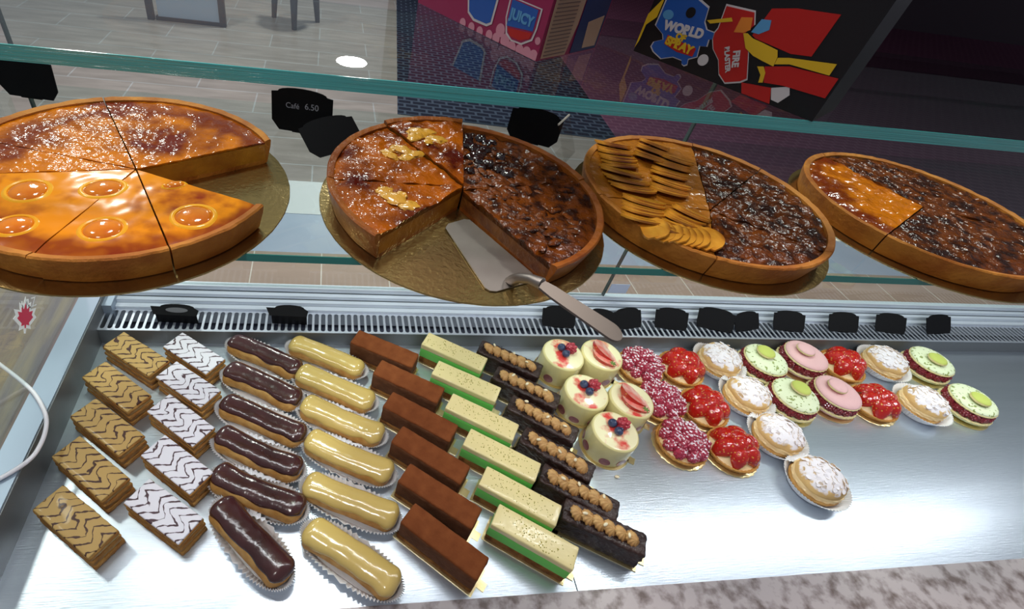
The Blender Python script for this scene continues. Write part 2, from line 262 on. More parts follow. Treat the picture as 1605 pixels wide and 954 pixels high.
# ------------------------------------------------------------------ mesh tools
def rnd(a, b): return random.uniform(a, b)
class MB:
    def __init__(s): s.v = []; s.f = []; s.T = Matrix.Identity(4)
    def add(s, vs, fs):
        k = len(s.v); s.v += [tuple(s.T @ Vector(v)) for v in vs]; s.f += [[k + i for i in f] for f in fs]; return s
    def box(s, x0, x1, y0, y1, z0, z1):
        return s.add([(x, y, z) for z in (z0, z1) for y in (y0, y1) for x in (x0, x1)],
                     [(0, 2, 3, 1), (4, 5, 7, 6), (0, 1, 5, 4), (2, 6, 7, 3), (0, 4, 6, 2), (1, 3, 7, 5)])
    def prism(s, pts, z0, z1):
        n = len(pts)
        return s.add([(x, y, z0) for x, y in pts] + [(x, y, z1) for x, y in pts],
                     [list(range(n))[::-1], list(range(n, 2 * n))] + [(i, (i + 1) % n, n + (i + 1) % n, n + i) for i in range(n)])
    def grid(s, P, cu=False, cv=False, flip=False):
        nu, nv = len(P), len(P[0]); vs = [p for r in P for p in r]; fs = []
        for i in range(nu if cu else nu - 1):
            for j in range(nv if cv else nv - 1):
                a, b, c, d = i * nv + j, ((i + 1) % nu) * nv + j, ((i + 1) % nu) * nv + (j + 1) % nv, i * nv + (j + 1) % nv
                fs.append((d, c, b, a) if flip else (a, b, c, d))
        return s.add(vs, fs)
    def lathe(s, prof, n=32, rf=None, cx=0, cy=0):
        """prof: (r, z) from the bottom outside to the top"""
        P = []
        for r, z in prof:
            row = []
            for i in range(n):
                a = 2 * PI * i / n; q = rf(a, r, z) if rf else (r, z)
                row.append((cx + q[0] * math.cos(a), cy + q[0] * math.sin(a), q[1]))
            P.append(row)
        return s.grid(P, cv=True, flip=True)
    def ball(s, c, r, n=8, sc=(1, 1, 1), fn=None):
        prof = []
        P = []
        for i in range(n + 1):
            t = -PI / 2 + PI * i / n; row = []
            for j in range(2 * n):
                a = PI * j / n; d = Vector((math.cos(t) * math.cos(a), math.cos(t) * math.sin(a), math.sin(t)))
                k = fn(d) if fn else 1
                row.append((c[0] + d.x * r * sc[0] * k, c[1] + d.y * r * sc[1] * k, c[2] + d.z * r * sc[2] * k))
            P.append(row)
        return s.grid(P, cv=True, flip=True)
    def tube(s, pts, r, n=10, closed=False):
        pts = [Vector(p) for p in pts]; P = []
        for i, p in enumerate(pts):
            t = (pts[min(i + 1, len(pts) - 1)] - pts[max(i - 1, 0)]).normalized()
            a = t.cross(Vector((0, 0, 1)));
            if a.length < .01: a = t.cross(Vector((1, 0, 0)))
            a.normalize(); b = t.cross(a); rr = r[i] if isinstance(r, (list, tuple)) else r
            P.append([tuple(p + a * math.cos(2 * PI * j / n) * rr + b * math.sin(2 * PI * j / n) * rr) for j in range(n)])
        s.grid(P, cv=True); k = len(s.v); m = len(pts)
        s.f.append([k - n + j for j in range(n)]); s.f.append([k - m * n + j for j in range(n)][::-1]); return s
    def rbox(s, lx, ly, z0, z1, r=.002, nx=14, ny=8, nz=6, nz_amp=0, nsc=60, seed=0, cx=0, cy=0):
        """rounded box, faces lightly uneven"""
        lz = z1 - z0; r = min(r, lz * .49, lx * .49, ly * .49)
        def P(x, y, z):
            q = Vector((x, y, z)); h = Vector((lx / 2 - r, ly / 2 - r, lz / 2 - r))
            c = Vector([max(-h[i], min(h[i], q[i])) for i in range(3)]); d = q - c
            if d.length > 1e-9: q = c + d.normalized() * r
            if nz_amp:
                w_ = noise.noise_vector(Vector((q.x, q.y, q.z)) * nsc + Vector((seed * 7.3, seed * 3.1, 0))); q = q + w_ * nz_amp
            return (cx + q.x, cy + q.y, q.z + (z0 + z1) / 2)
        def ax(l, n): return [-l / 2] + [-l / 2 + r + (l - 2 * r) * i / n for i in range(n + 1)] + [l / 2]
        X_, Y_, Z_ = ax(lx, nx), ax(ly, ny), ax(lz, nz)
        for sgn in (-1, 1):
            s.grid([[P(x, y, sgn * lz / 2) for y in Y_] for x in X_], flip=sgn < 0)
            s.grid([[P(x, sgn * ly / 2, z) for z in Z_] for x in X_], flip=sgn > 0)
            s.grid([[P(sgn * lx / 2, y, z) for z in Z_] for y in Y_], flip=sgn < 0)
        return s
    def build(s, name, m, parent=None, smooth=True, merge=True, ang=.7, solid=0, subd=0):
        me = bpy.data.meshes.new(name); me.from_pydata(s.v, [], s.f)
        bm = bmesh.new(); bm.from_mesh(me)
        if merge: bmesh.ops.remove_doubles(bm, verts=bm.verts, dist=.00004)
        bmesh.ops.recalc_face_normals(bm, faces=bm.faces)
        for f in bm.faces: f.smooth = smooth
        if smooth:
            for e in bm.edges:
                if len(e.link_faces) == 2 and e.calc_face_angle(0) > ang: e.smooth = False
        bm.to_mesh(me); bm.free(); me.materials.append(m)
        o = bpy.data.objects.new(name, me); C.objects.link(o)
        if parent: o.parent = parent
        if solid:
            q = o.modifiers.new('solid', 'SOLIDIFY'); q.thickness = solid; q.offset = 0
        return o

def to_mesh(name, c, m):
    t = bpy.data.objects.new(name, c); C.objects.link(t); dg = bpy.context.evaluated_depsgraph_get()
    me = bpy.data.meshes.new_from_object(t.evaluated_get(dg)); bpy.data.objects.remove(t); me.materials.clear(); me.materials.append(m)
    o = bpy.data.objects.new(name, me); C.objects.link(o); return o
def thing(name, label, cat, loc=(0, 0, 0), rz=0, group=None):
    o = bpy.data.objects.new(name, None); C.objects.link(o); o.location = loc; o.rotation_euler = (0, 0, rz)
    o.empty_display_size = .01; return tag(o, label, cat, group)
def tag(o, label, cat, group=None):
    o['label'] = label; o['category'] = cat
    if group: o['group'] = group
    return o
def struct(o): o['kind'] = 'structure'; return o
def dup(root, loc=None, rz=None, label=None, group=None, parent=None):
    r = root.copy(); C.objects.link(r)
    if parent: r.parent = parent
    if loc is not None: r.location = loc
    if rz is not None: r.rotation_euler = (0, 0, rz)
    if label: r['label'] = label
    if group: r['group'] = group
    for ch in list(root.children):
        c = ch.copy(); C.objects.link(c); c.parent = r
        for g in list(ch.children):
            d = g.copy(); C.objects.link(d); d.parent = c
    return r
R = math.radians

# ================================================================== THE SETTING
fl = MB().box(-6.4, 18, -2.35, 10.7, -.02, 0).build('floor', M['floor'], smooth=False); fl.location = (-.863 + 0, 3.646 - .3155 * 3, -.80); struct(fl)
# the display case
XL, XR = -.36, 1.75
t1 = struct(MB().box(XL, .3402, .196, .622, -.006, 0).build('trim_1', M['steel'], smooth=False))
t2 = struct(MB().box(.3418, XR, .196, .622, -.006, 0).build('trim_2', M['steel'], smooth=False))
struct(MB().box(XL - .02, XR, .19, .73, -.05, -.03).build('trim_3', M['duct'], smooth=False))
struct(MB().box(XL, XR, .622, .6235, -.02, .0302).build('trim_4', M['steel_dark'], smooth=False))
struct(MB().box(XL - .007, XL, .17, .72, -.02, .058).build('trim_5', M['steel_dark'], smooth=False))      # dark inner cheek of the case
struct(MB().box(XL - .034, XL - .002, .12, .72, .050, .060).build('trim_6', M['alu'], smooth=False))      # aluminium side profile
# ventilation grille with slots
g = MB(); zt = .031; x = XL; pitch = .0116; hw = .0038; y0, y1 = .622, .672; ya, yb = .6255, .6685
while x < XR:
    cx = x + pitch / 2; n = 6
    def arc(sg, yc): return [(cx - hw * math.cos(PI * i / n), yc + sg * hw * math.sin(PI * i / n)) for i in range(n + 1)]
    up, dn = arc(1, yb - hw), arc(-1, ya + hw)
    for k in range(n):
        g.add([(*up[k], zt), (*up[k + 1], zt), (up[k + 1][0], y1, zt), (up[k][0], y1, zt)], [(0, 1, 2, 3)])
        g.add([(*dn[k], zt), (*dn[k + 1], zt), (dn[k + 1][0], y0, zt), (dn[k][0], y0, zt)], [(3, 2, 1, 0)])
    for a, b in ((x, cx - hw), (cx + hw, x + pitch)):
        for p, q in ((y0, ya + hw), (ya + hw, yb - hw), (yb - hw, y1)):
            g.add([(a, p, zt), (b, p, zt), (b, q, zt), (a, q, zt)], [(0, 1, 2, 3)])
    x += pitch
struct(g.build('trim_7', M['grille'], smooth=False, solid=.0012))
prof = [(.672, .0), (.672, .037), (.682, .037), (.683, .044), (.692, .044), (.6925, .052), (.702, .052), (.7025, .062), (.7135, .062), (.7135, 0)]
r_ = MB(); n = len(prof)
r_.add([(-.345, y, z) for y, z in prof] + [(XR, y, z) for y, z in prof], [(i, (i + 1) % n, n + (i + 1) % n, n + i) for i in range(n)] + [list(range(n)), list(range(n, 2 * n))[::-1]])
struct(r_.build('trim_8', M['rail'], smooth=False))
struct(MB().box(XL - .03, -.3452, .660, .72, 0, .050).build('trim_9', M['alu'], smooth=False))
for k, yy in enumerate((.6826, .6922, .7021)):
    struct(MB().box(-.344, XR, yy - .0006, yy + .0003, .0362 + .008 * k, .0374 + .008 * k).build('trim_%d' % (10 + k), M['joint'], smooth=False))
# panes
def pane(name, x0, x1, y0, y1, z0, z1): return struct(MB().box(x0, x1, y0, y1, z0, z1).build(name, M['glass'], smooth=False))
pane('window_1', -.374, .5565, .705, .711, .062, .526)
pane('window_2', .5595, XR, .705, .711, .062, .526)
struct(MB().box(.5567, .5593, .7045, .7115, .062, .526).build('trim_13', M['joint'], smooth=False))
struct(MB().box(-.377, -.3745, .7045, .7115, .062, .526).build('trim_14', M['joint'], smooth=False))
pane('window_3', -.402, -.397, .12, .704, .060, .526)
# top glass with its teal front edge, and the tart shelf
top = thing('counter_glass', 'thick clear counter top pane with a teal polished near edge, above the tarts', 'glass top', (0, .437, .528))
MB().box(-.41, XR, .0012, .30, 0, .012).build('pane', M['glass'], top, smooth=False)
MB().box(-.41, XR, 0, .0012, 0, .012).build('polished_edge', M['edge'], top, smooth=False)
sh = thing('glass_shelf', 'clear glass shelf that carries the big tarts on gold boards', 'shelf', (0, .374, .392))
MB().box(-.385, XR, .001, .325, 0, .008).build('pane', M['glass'], sh, smooth=False)
MB().box(-.385, XR, 0, .001, 0, .008).build('polished_edge', M['edge2'], sh, smooth=False)
# added ledges beyond the front glass, coloured as bands reflected in it, granite on the near side
struct(MB().box(-.36, 3.2, .716, .885, -.06, 0).build('trim_15', M['band_tile'], smooth=False))
struct(MB().box(-.50, 3.2, .885, 1.03, -.06, 0).build('trim_16', M['ledge'], smooth=False))
struct(MB().box(-.56, 3.2, 1.03, 1.175, -.06, .001).build('trim_17', M['band_white'], smooth=False))
struct(MB().box(-.5, XR, -.05, .1955, -.05, .004).build('trim_18', M['granite'], smooth=False))
wd = struct(MB().box(-1.5, -.404, -.3, 1.0, -.06, -.03).build('trim_19', M['wood'], smooth=False))

# woven mat on the floor
mt = thing('floor_mat', 'navy and plum woven floor mat with a brick weave beyond the case', 'mat', (.50, 3.49, -.799), R(-5))
MB().box(0, 1.62, 0, 7, 0, .006).build('navy_weave', M['mat_blue'], mt, smooth=False)
MB().box(1.62, 15, -.45, 7, 0, .006).build('plum_weave', M['mat_pink'], mt, smooth=False)
MB().box(1.00, 1.12, .10, .42, .0062, .0075).build('blue_patch', mat('pale_blue_patch', (.13, .20, .36), .6), mt, smooth=False)

struct(MB().box(.9, 18, 8.6, 8.7, -.8, 4.2).build('wall_back', mat('plum_wall', (.045, .026, .040), .7), smooth=False))
struct(MB().box(1.2, 14, 1.9, 8.7, 2.32, 2.42).build('trim_20', mat('dark_blocker', (.05, .045, .055), .7), smooth=False))  # unseen slab added overhead to darken reflections and light on the right
# low table / seat cut by the top of the view
st = thing('low_bench', 'pale panel bench on dark slanted legs standing on the tiled floor', 'bench', (-1.2, 4.95, -.8))
MB().box(-.2, .30, .02, .05, .02, .5).build('side_panel', M['panel'], st, smooth=False)
MB().box(-.22, .32, 0, .07, .50, .53).build('seat', M['panel'], st, smooth=False)
MB().box(-.22, .32, .01, .06, .0, .03).build('bottom_rail', M['floor_leg'], st, smooth=False)
for xx in (-.26, .32): MB().prism([(xx - .025, 0), (xx + .025, 0), (xx + .025, .05), (xx - .025, .05)], 0, .52).build('leg', M['floor_leg'], st, smooth=False)
s2 = thing('stool', 'dark tapered stool leg and round seat on the tiled floor', 'stool', (-.29, 5.1, -.8))
MB().tube([(0, 0, 0), (.0, .03, .5)], [.022, .045]).build('leg', M['floor_leg'], s2)
MB().lathe([(0, .5), (.18, .5), (.18, .54), (0, .54)], 28, cy=.15).build('seat', M['floor_leg'], s2)
MB().tube([(.2, .3, 0), (.16, .27, .5)], [.022, .045]).build('leg', M['floor_leg'], s2)
MB().tube([(-.2, .3, 0), (-.16, .27, .5)], [.022, .045]).build('leg', M['floor_leg'], s2)

# ================================================================== TARTS
def sector(mb, r0, r1, a0, a1, z0, ztop, na=24, nr=10, amp=0, nsc=60, seed=0, edge=0):
    def zt_(r, a):
        x, y = r * math.cos(a), r * math.sin(a); z = ztop
        if amp: z += noise.noise(Vector((x, y, seed)) * nsc) * amp + noise.noise(Vector((x, y, seed + 5)) * nsc * 2.7) * amp * .45
        if edge: z -= edge * max(0, (r - r1 * .9) / (r1 * .1)) ** 2
        return z
    A = [a0 + (a1 - a0) * i / na for i in range(na + 1)]; RR = [r0 + (r1 - r0) * i / nr for i in range(nr + 1)]
    P = [[(r * math.cos(a), r * math.sin(a), zt_(r, a)) for a in A] for r in RR]
    mb.grid(P)
    B_ = [[(x, y, z0) for x, y, z in row] for row in P]; mb.grid(B_, flip=True)
    mb.grid([P[0], B_[0]]); mb.grid([B_[-1], P[-1]])
    mb.grid([[r[0] for r in P], [r[0] for r in B_]]); mb.grid([[r[-1] for r in B_], [r[-1] for r in P]])
    return mb
def ang(cx, cy, px, py): return math.atan2(py - cy, px - cx)

def slice_(label, group, ctr, apex, ang0, ang1, rad, h, m_top, m_fill, seed, amp=.001, nsc=60, crust_h=None, lift=0, glaze=.0016, crustm='crust', gap=.0007):
    """a wedge between two cuts from the apex point; rim on the circle round ctr"""
    random.seed(seed)
    dx, dy = apex[0] - ctr[0], apex[1] - ctr[1]
    def rr(a, rad_):      # distance from apex to the circle
        ux, uy = math.cos(a), math.sin(a); b = dx * ux + dy * uy; c = dx * dx + dy * dy - rad_ * rad_
        return -b + math.sqrt(b * b - c)
    mid = (ang0 + ang1) / 2; half = (ang1 - ang0) / 2
    off = gap / max(.3, math.sin(min(half, PI / 2)))
    o = thing('tart_slice', label, 'tart slice', (apex[0] + off * math.cos(mid), apex[1] + off * math.sin(mid), .4022 + lift), 0, group)
    na = max(16, int((ang1 - ang0) / .018)); ch = crust_h or h + .0015
    def ring(f0, f1, zf, name, m, z0, rim=False):
        mb = MB(); A = [ang0 + (ang1 - ang0) * i / na for i in range(na + 1)]; nr = 44
        P = []
        for i in range(nr + 1):
            row = []
            for a in A:
                ra, rb = f0(a), f1(a); r = ra + (rb - ra) * i / nr; x, y = r * math.cos(a), r * math.sin(a)
                row.append((x, y, zf(x, y, i / nr, a)))
            P.append(row)
        mb.grid(P); Bt = [[(x, y, z0) for x, y, z in row] for row in P]; mb.grid(Bt, flip=True)
        mb.grid([P[0], Bt[0]]); mb.grid([Bt[-1], P[-1]]); mb.grid([[r[0] for r in P], [r[0] for r in Bt]]); mb.grid([[r[-1] for r in Bt], [r[-1] for r in P]])
        return mb.build(name, m, o, ang=.6)
    tw = .0075
    fz = lambda x, y, t, a: h + (noise.noise(Vector((x, y, seed * 3.)) * nsc) + .5 * noise.noise(Vector((x, y, seed * 5.)) * nsc * 2.6)) * amp - .0016 * max(0, (t - .86) / .14) ** 2
    # base and wall of the crust in one piece
    mb = MB(); A = [ang0 + (ang1 - ang0) * i / na for i in range(na + 1)]
    def sec(a):
        q = noise.noise(Vector((math.cos(a) * 5, math.sin(a) * 5, seed))) * .0007
        q2 = noise.noise(Vector((math.cos(a) * 14, math.sin(a) * 14, seed))) * .0008
        return [(.0005, 0), (rr(a, rad - .010), 0), (rr(a, rad - .006 + q), .001), (rr(a, rad - .001 + q), ch * .7), (rr(a, rad + q), ch + q2 - .001), (rr(a, rad - .0015), ch + q2 + .0004), (rr(a, rad - .004), ch + q2),
                (rr(a, rad - tw), ch - .0012), (rr(a, rad - tw), .0045), (.0005, .0045)]
    P = [[(r * math.cos(a), r * math.sin(a), z) for r, z in sec(a)] for a in A]
    mb.grid(P); mb.f.append(list(range(10))[::-1]); k = len(mb.v); mb.f.append([k - 10 + i for i in range(10)])
    mb.build('crust', M[crustm], o, ang=.6)
    f0 = lambda a: .0006; f1 = lambda a: rr(a, rad - tw - .0001)
    ring(f0, f1, lambda x, y, t, a: fz(x, y, t, a) - glaze, 'filling', M[m_fill], .0045)
    tp = ring(f0, f1, fz, 'glaze', M[m_top], h - glaze - amp * 1.2 if amp < .0015 else h - .006)
    o['_r'] = 0; del o['_r']
    return o, fz
def to_local(o, x, y): return x - o.location.x, y - o.location.y

def board(label, c, r, name='cake_board'):
    n = 96
    o = MB().lathe([(0, 0), (r - .0006, 0), (r, .001), (r - .0004, .002), (r - .012, .0021), (0, .0019)], n, rf=lambda a, q, z: (q * (1 + .0012 * math.sin(60 * a)), z)).build(name, M['gold'])
    o.location = (c[0], c[1], .4001); tag(o, label, 'cake board', 'gold boards under the tarts'); return o
board('round gold cake board under the orange flan and apricot tart', (-.192, .470), .158)
board('round gold cake board bared by the missing wedge under the cake server', (.151, .468), .155)
board('round gold cake board under the fanned apple tart', (.444, .487), .150)
board('round gold cake board at the far right end of the shelf', (.762, .487), .150)

def apricot(o, fz, pts):
    for (x, y, r, e) in pts:
        lx, ly = to_local(o, x, y); z = fz(lx, ly, .5, 0)
        mb = MB(); mb.lathe([(r * 1.02, -.003), (r, .0004), (r * .93, .0017), (r * .7, .0030), (r * .4, .0038), (0, .0041)], 28)
        a = mb.build('apricot_half', M['apricot'], o); a.location = (lx, ly, z - .0008); a.scale = (1, e, 1); a.rotation_euler = (0, 0, .4)
        rg = MB(); rg.lathe([(r * .96, -.002), (r * 1.02, .0010), (r * 1.12, .0016), (r * 1.22, .0011), (r * 1.36, -.0004)], 32)
        b = rg.build('custard_ring', M['ring'], o); b.location = (lx, ly, z - .0004); b.scale = (1, e, 1); b.rotation_euler = (0, 0, .4)

D = R
cL = (-.190, .4715); aL = (-.175, .461); GL = 'slices of the orange custard tart'
sl = []
sl.append(slice_('glazed flan slice at the back right, its cut side beside the missing wedge', GL, cL, aL, D(33), D(116), .148, .0255, 'flan', 'custard', 1))
sl.append(slice_('glazed flan slice at the back left of the orange tart', GL, cL, aL, D(116), D(166), .148, .0255, 'flan', 'custard', 2))
sl.append(slice_('narrow glazed flan slice pointing left in the orange tart', GL, cL, aL, D(166), D(191), .148, .0255, 'flan', 'custard', 3))
sl.append(slice_('apricot slice at the left of the orange tart', GL, cL, aL, D(191), D(253), .148, .0255, 'apricot_glaze', 'custard', 4, amp=.0006, nsc=35))
sl.append(slice_('apricot slice with two apricots at the front of the orange tart', GL, cL, aL, D(253), D(295), .148, .0255, 'apricot_glaze', 'custard', 5, amp=.0006, nsc=35))
sl.append(slice_('apricot slice with one whole round apricot, in front of the missing wedge', GL, cL, aL, D(295), D(337.5), .148, .0255, 'apricot_glaze', 'custard', 6, amp=.0006, nsc=35))
apricot(*sl[5], [(-.110, .389, .0155, .95), (-.136, .4365, .009, .55)])
apricot(*sl[4], [(-.176, .3655, .0150, .9)])
apricot(*sl[3], [(-.193, .425, .0160, .8), (-.250, .415, .015, 1), (-.24, .365, .013, .9)])

cM = (.151, .4725); aM = (.145, .462); GM = 'slices of the brown glazed tart in the middle'
m1, f1_ = slice_('thick caramelised apple slice at the left front of the middle tart', GM, cM, aM, D(180), D(224), .147, .028, 'apple_glaze', 'custardb', 11, amp=.0028, nsc=48, crustm='crustd')
m2, f2_ = slice_('wide caramelised apple slice at the back left of the middle tart', GM, cM, aM, D(119), D(180), .147, .028, 'apple_glaze', 'custardb', 12, amp=.0028, nsc=48, crustm='crustd')
m3, f3_ = slice_('narrow apple slice standing highest at the back of the middle tart', GM, cM, aM, D(80), D(119), .147, .028, 'apple_glaze', 'custardb', 13, amp=.0028, nsc=48, lift=.003, crustm='crustd')
m4, f4_ = slice_('dark caramel almond tart slice with prunes at the back of the middle tart', GM, cM, aM, D(14), D(80), .147, .023, 'caramel', 'darkfill', 14, amp=.0035, nsc=75, crust_h=.026, crustm='crustd')
m5, f5_ = slice_('dark caramel almond slice cut open beside the cake server', GM, cM, aM, D(-63), D(14), .147, .023, 'caramel', 'darkfill', 15, amp=.0035, nsc=75, crust_h=.025, gap=.0002, crustm='crustd')
def chunks(o, fz, pts, m, name, amp=.25, flat=.45):
    for i, (x, y, r, e, rz) in enumerate(pts):
        lx, ly = to_local(o, x, y); sd = random.random() * 9
        mb = MB().ball((0, 0, 0), r, 9, (1, e, flat), fn=lambda d: 1 + amp * noise.noise(d * 1.8 + Vector((sd, 0, 0))))
        c = mb.build(name, m, o); c.location = (lx, ly, fz(lx, ly, .5, 0) + r * .02); c.rotation_euler = (0, 0, rz)
random.seed(5)
chunks(m2, f2_, [(.071, .520, .013, .55, -.9), (.086, .530, .014, .6, -.6), (.100, .524, .011, .6, .4), (.090, .515, .009, .7, .2), (.078, .536, .008, .7, 1.2)], M['apple'], 'apple_piece', .4, .28)
chunks(m3, f3_, [(.110, .574, .017, .7, .3), (.129, .562, .013, .7, -.3), (.104, .560, .012, .7, .9), (.122, .578, .010, .7, 0), (.118, .550, .008, .7, 1.2)], M['apple'], 'apple_piece', .4, .22)
chunks(m1, f1_, [(.068, .430, .016, .6, -.5), (.082, .419, .011, .7, .3), (.060, .446, .009, .7, .3), (.076, .436, .009, .7, 1.3)], M['apple'], 'apple_piece', .4, .24)
chunks(m4, f4_, [(.176, .562, .008, .9, 0), (.190, .556, .0075, .9, 1), (.181, .543, .009, .8, 2), (.167, .535, .0075, .9, 0), (.197, .575, .008, .8, .4), (.172, .578, .008, 1, 0), (.185, .520, .008, .8, 0), (.205, .54, .007, .8, 1)]
       + [(.155 + rnd(.005, .05), .50 + rnd(0, .09), rnd(.0055, .0085), .85, rnd(0, 3)) for _ in range(18)], M['raisin'], 'prune', .35, .75)
for o_, f_, n_ in ((m4, f4_, 26), (m5, f5_, 44)):
    t0, t1 = (D(16), D(74)) if o_ is m4 else (D(-58), D(12))
    chunks(o_, f_, [(aM[0] + r_c * math.cos(t_c), aM[1] + r_c * math.sin(t_c), rnd(.005, .010), .5, rnd(0, 3)) for r_c, t_c in [(rnd(.03, .122), rnd(t0, t1)) for _ in range(n_)] if math.hypot(aM[0] + r_c * math.cos(t_c) - cM[0], aM[1] + r_c * math.sin(t_c) - cM[1]) < .127], M['caramel'], 'caramelised_almond', .4, .22)

cR = (.444, .490); aR = (.430, .451); GR = 'slices of the apple and caramel tart at the right'
r1, fr1 = slice_('fanned apple slice at the upper left of the right tart', GR, cR, aR, D(67), D(172), .142, .024, 'appletop', 'custard', 21, amp=.0015)
r2, fr2 = slice_('fanned apple slice at the lower left of the right tart', GR, cR, aR, D(172), D(243), .142, .024, 'appletop', 'custard', 22, amp=.0015)
r3, fr3 = slice_('dark brown caramel slice at the back of the right tart', GR, cR, aR, D(38), D(67), .142, .024, 'caramel', 'darkfill', 23, amp=.0028, nsc=80)
r4, fr4 = slice_('wide dark brown caramel slice on the right side of the right tart', GR, cR, aR, D(-35), D(38), .142, .024, 'caramel', 'darkfill', 24, amp=.0028, nsc=80)
r5, fr5 = slice_('dark brown caramel slice at the front of the right tart', GR, cR, aR, D(-117), D(-35), .142, .024, 'caramel', 'darkfill', 25, amp=.0028, nsc=80)
cF = (.762, .490); GF = 'slices of the tart at the far right end of the shelf'
for k, (a, b, m_) in enumerate(((-150, -20, 'caramel'), (-20, 110, 'caramel'), (110, 210, 'flan'))):
    slice_(('dark caramel wedge at the front', 'dark caramel wedge at the back right', 'amber glazed wedge at the left')[k] + ' of the far right tart', GF, cF, cF, D(a), D(b), .142, .024, m_, 'darkfill', 31 + k, amp=.0026, nsc=75)

def fan(o, fz, p, q, n, L, wdt, rz, tilt=.5, curve=.10):
    """overlapping crescent apple slices from p to q"""
    for i in range(n):
        t = i / (n - 1); x = p[0] + (q[0] - p[0]) * t; y = p[1] + (q[1] - p[1]) * t; lx, ly = to_local(o, x, y)
        pts = []; m_ = 12
        for k in range(m_ + 1):
            u = -1 + 2 * k / m_; pts.append((u * L / 2, wdt * .5 * math.sqrt(max(0, 1 - u * u)) - curve * wdt * u * u))
        for k in range(m_ - 1, 0, -1):
            u = -1 + 2 * k / m_; pts.append((u * L / 2 * .97, -wdt * .5 * math.sqrt(max(0, 1 - u * u)) * .5 - curve * wdt * u * u))
        mb = MB().prism(pts, -.0010, .0010)
        s_ = mb.build('apple_slice', M['appleslice'], o, ang=1.2)
        s_.location = (lx, ly, fz(lx, ly, .5, 0) + .0022 + .0010 * math.sin(i * 2.1)); a = rz + rnd(-.07, .07) + .25 * (t - .5)
        s_.rotation_euler = (Matrix.Rotation(a + PI, 3, 'Z') @ Matrix.Rotation(tilt + rnd(-.06, .06), 3, 'X')).to_euler(); s_.location.z += .001
random.seed(8)
fan(r1, fr1, (.372, .596), (.358, .538), 10, .048, .030, R(-6), .30)
fan(r1, fr1, (.350, .522), (.350, .480), 8, .052, .028, R(-14), .30)
fan(r1, fr1, (.436, .606), (.406, .560), 8, .042, .026, R(-38), .30)
fan(r1, fr1, (.448, .568), (.408, .512), 9, .046, .026, R(-28), .30)
fan(r1, fr1, (.408, .503), (.392, .480), 5, .046, .024, R(-28), .30)
fan(r2, fr2, (.352, .460), (.332, .420), 7, .048, .026, R(-18), .30)
fan(r2, fr2, (.400, .440), (.356, .405), 8, .042, .026, R(-42), .30)
fan(r2, fr2, (.330, .406), (.390, .390), 10, .040, .028, R(80), .30)
# ------------------------------------------------------------------ cake server
sv = thing('cake_server', 'steel cake server lying in the missing wedge of the middle tart', 'cake server', (.17, .335, .4026))
def loc(p): return (p[0] - .17, p[1] - .335)
bl = [(.124, .424), (.128, .4315), (.147, .4415), (.153, .441), (.198, .357), (.198, .350), (.190, .3435), (.156, .3295), (.150, .330), (.146, .334)]
MB().prism([loc(p) for p in bl], 0, .0014).build('blade', M['spat'], sv, smooth=False)
MB().tube([(.000, .010, .0012), (.003, .005, .006), (.006, -.001, .014), (.011, -.010, .021), (.018, -.019, .0235)], [.0030, .0056, .0050, .0046, .0056], 12).build('neck', M['spat'], sv)
hp = []; n = 16
A_ = Vector((.0165, -.020)); B_v = Vector((.080, -.064)); u = (B_v - A_).normalized(); v = Vector((-u.y, u.x))
W = .0104
outl = [A_ + v * .006, ] + [A_ + u * .012 + v * .0082]
outl += [B_v - u * .009 + v * W] + [B_v - u * .009 + u * (W * math.sin(t)) + v * (W * math.cos(t)) for t in [PI * k / 12 for k in range(1, 12)]] + [B_v - u * .009 - v * W]
outl += [A_ + u * .012 - v * .0082, A_ - v * .006]
mb = MB(); mb.prism([(p.x, p.y) for p in outl], 0, .0022)
L_ = (B_v - A_).length
mb.v = [(x, y, z + .0225 - .018 * max(0, ((Vector((x, y)) - A_) @ u) / L_)) for x, y, z in mb.v]
mb.build('handle', mat('darkened_server_steel', (.19, .16, .14), .45, 1), sv, smooth=False)  # blade steel darkened to offset the ceiling reflected in the tilted handle

# ------------------------------------------------------------------ price cards
def card(label, loc_, rz, lean, w=.046, h=.046, arch=.006, foot=True, group='black price cards', txt=None, name='price_card', cut=.12):
    o = thing(name, label, 'price card', loc_, rz, group)
    pts = [(-w / 2 + w * cut, 0), (w / 2 - w * cut, 0), (w / 2, h * .22), (w / 2, h * .86)] + [(w / 2 * math.cos(t) * .8, h * .88 + arch * math.sin(t)) for t in [PI * k / 10 for k in range(11)]] + [(-w / 2, h * .86), (-w / 2, h * .22)]
    p = MB().prism(pts, -.0007, .0007).build('slate', M['slate'], o, smooth=False)
    p.rotation_euler = (PI / 2 + lean, 0, 0)
    p.location = (0, 0, .0008)
    if foot:
        MB().box(-.012, .012, -.001, .016, 0, .0018).build('foot', M['slate'], o, smooth=False)
    if txt:
        for (s_, x_, z_, sz) in txt:
            c = bpy.data.curves.new('chalk_writing', 'FONT'); c.body = s_; c.size = sz; c.extrude = .0001
            t = to_mesh('chalk_writing', c, M['chalk']); t.parent = p
            t.location = (x_, z_, .0009)
    return o
card('black chalk price card reading 6.50 between the orange tart and the middle tart', (-.028, .618, .4002), R(-10), -.12, .074, .052, txt=[('6.50', .003, .029, .010), ('Café', -.020, .028, .009)], group='price cards on the glass shelf')
card('black price card tipped over beside the card reading 6.50', (.020, .575, .4002), R(36), -.95, .078, .046, group='price cards on the glass shelf')
card('black arched price card leaning behind the prunes of the middle tart', (.278, .640, .4002), R(-24), -.25, .070, .044, group='price cards on the glass shelf')
card('black price card behind the left edge of the orange tart', (-.346, .655, .4002), R(-8), -.10, .066, .048, group='price cards on the glass shelf')
ch = thing('clear_card_holder', 'small clear acrylic card holder between the middle and right tarts', 'card holder', (.325, .605, .4002), R(52))
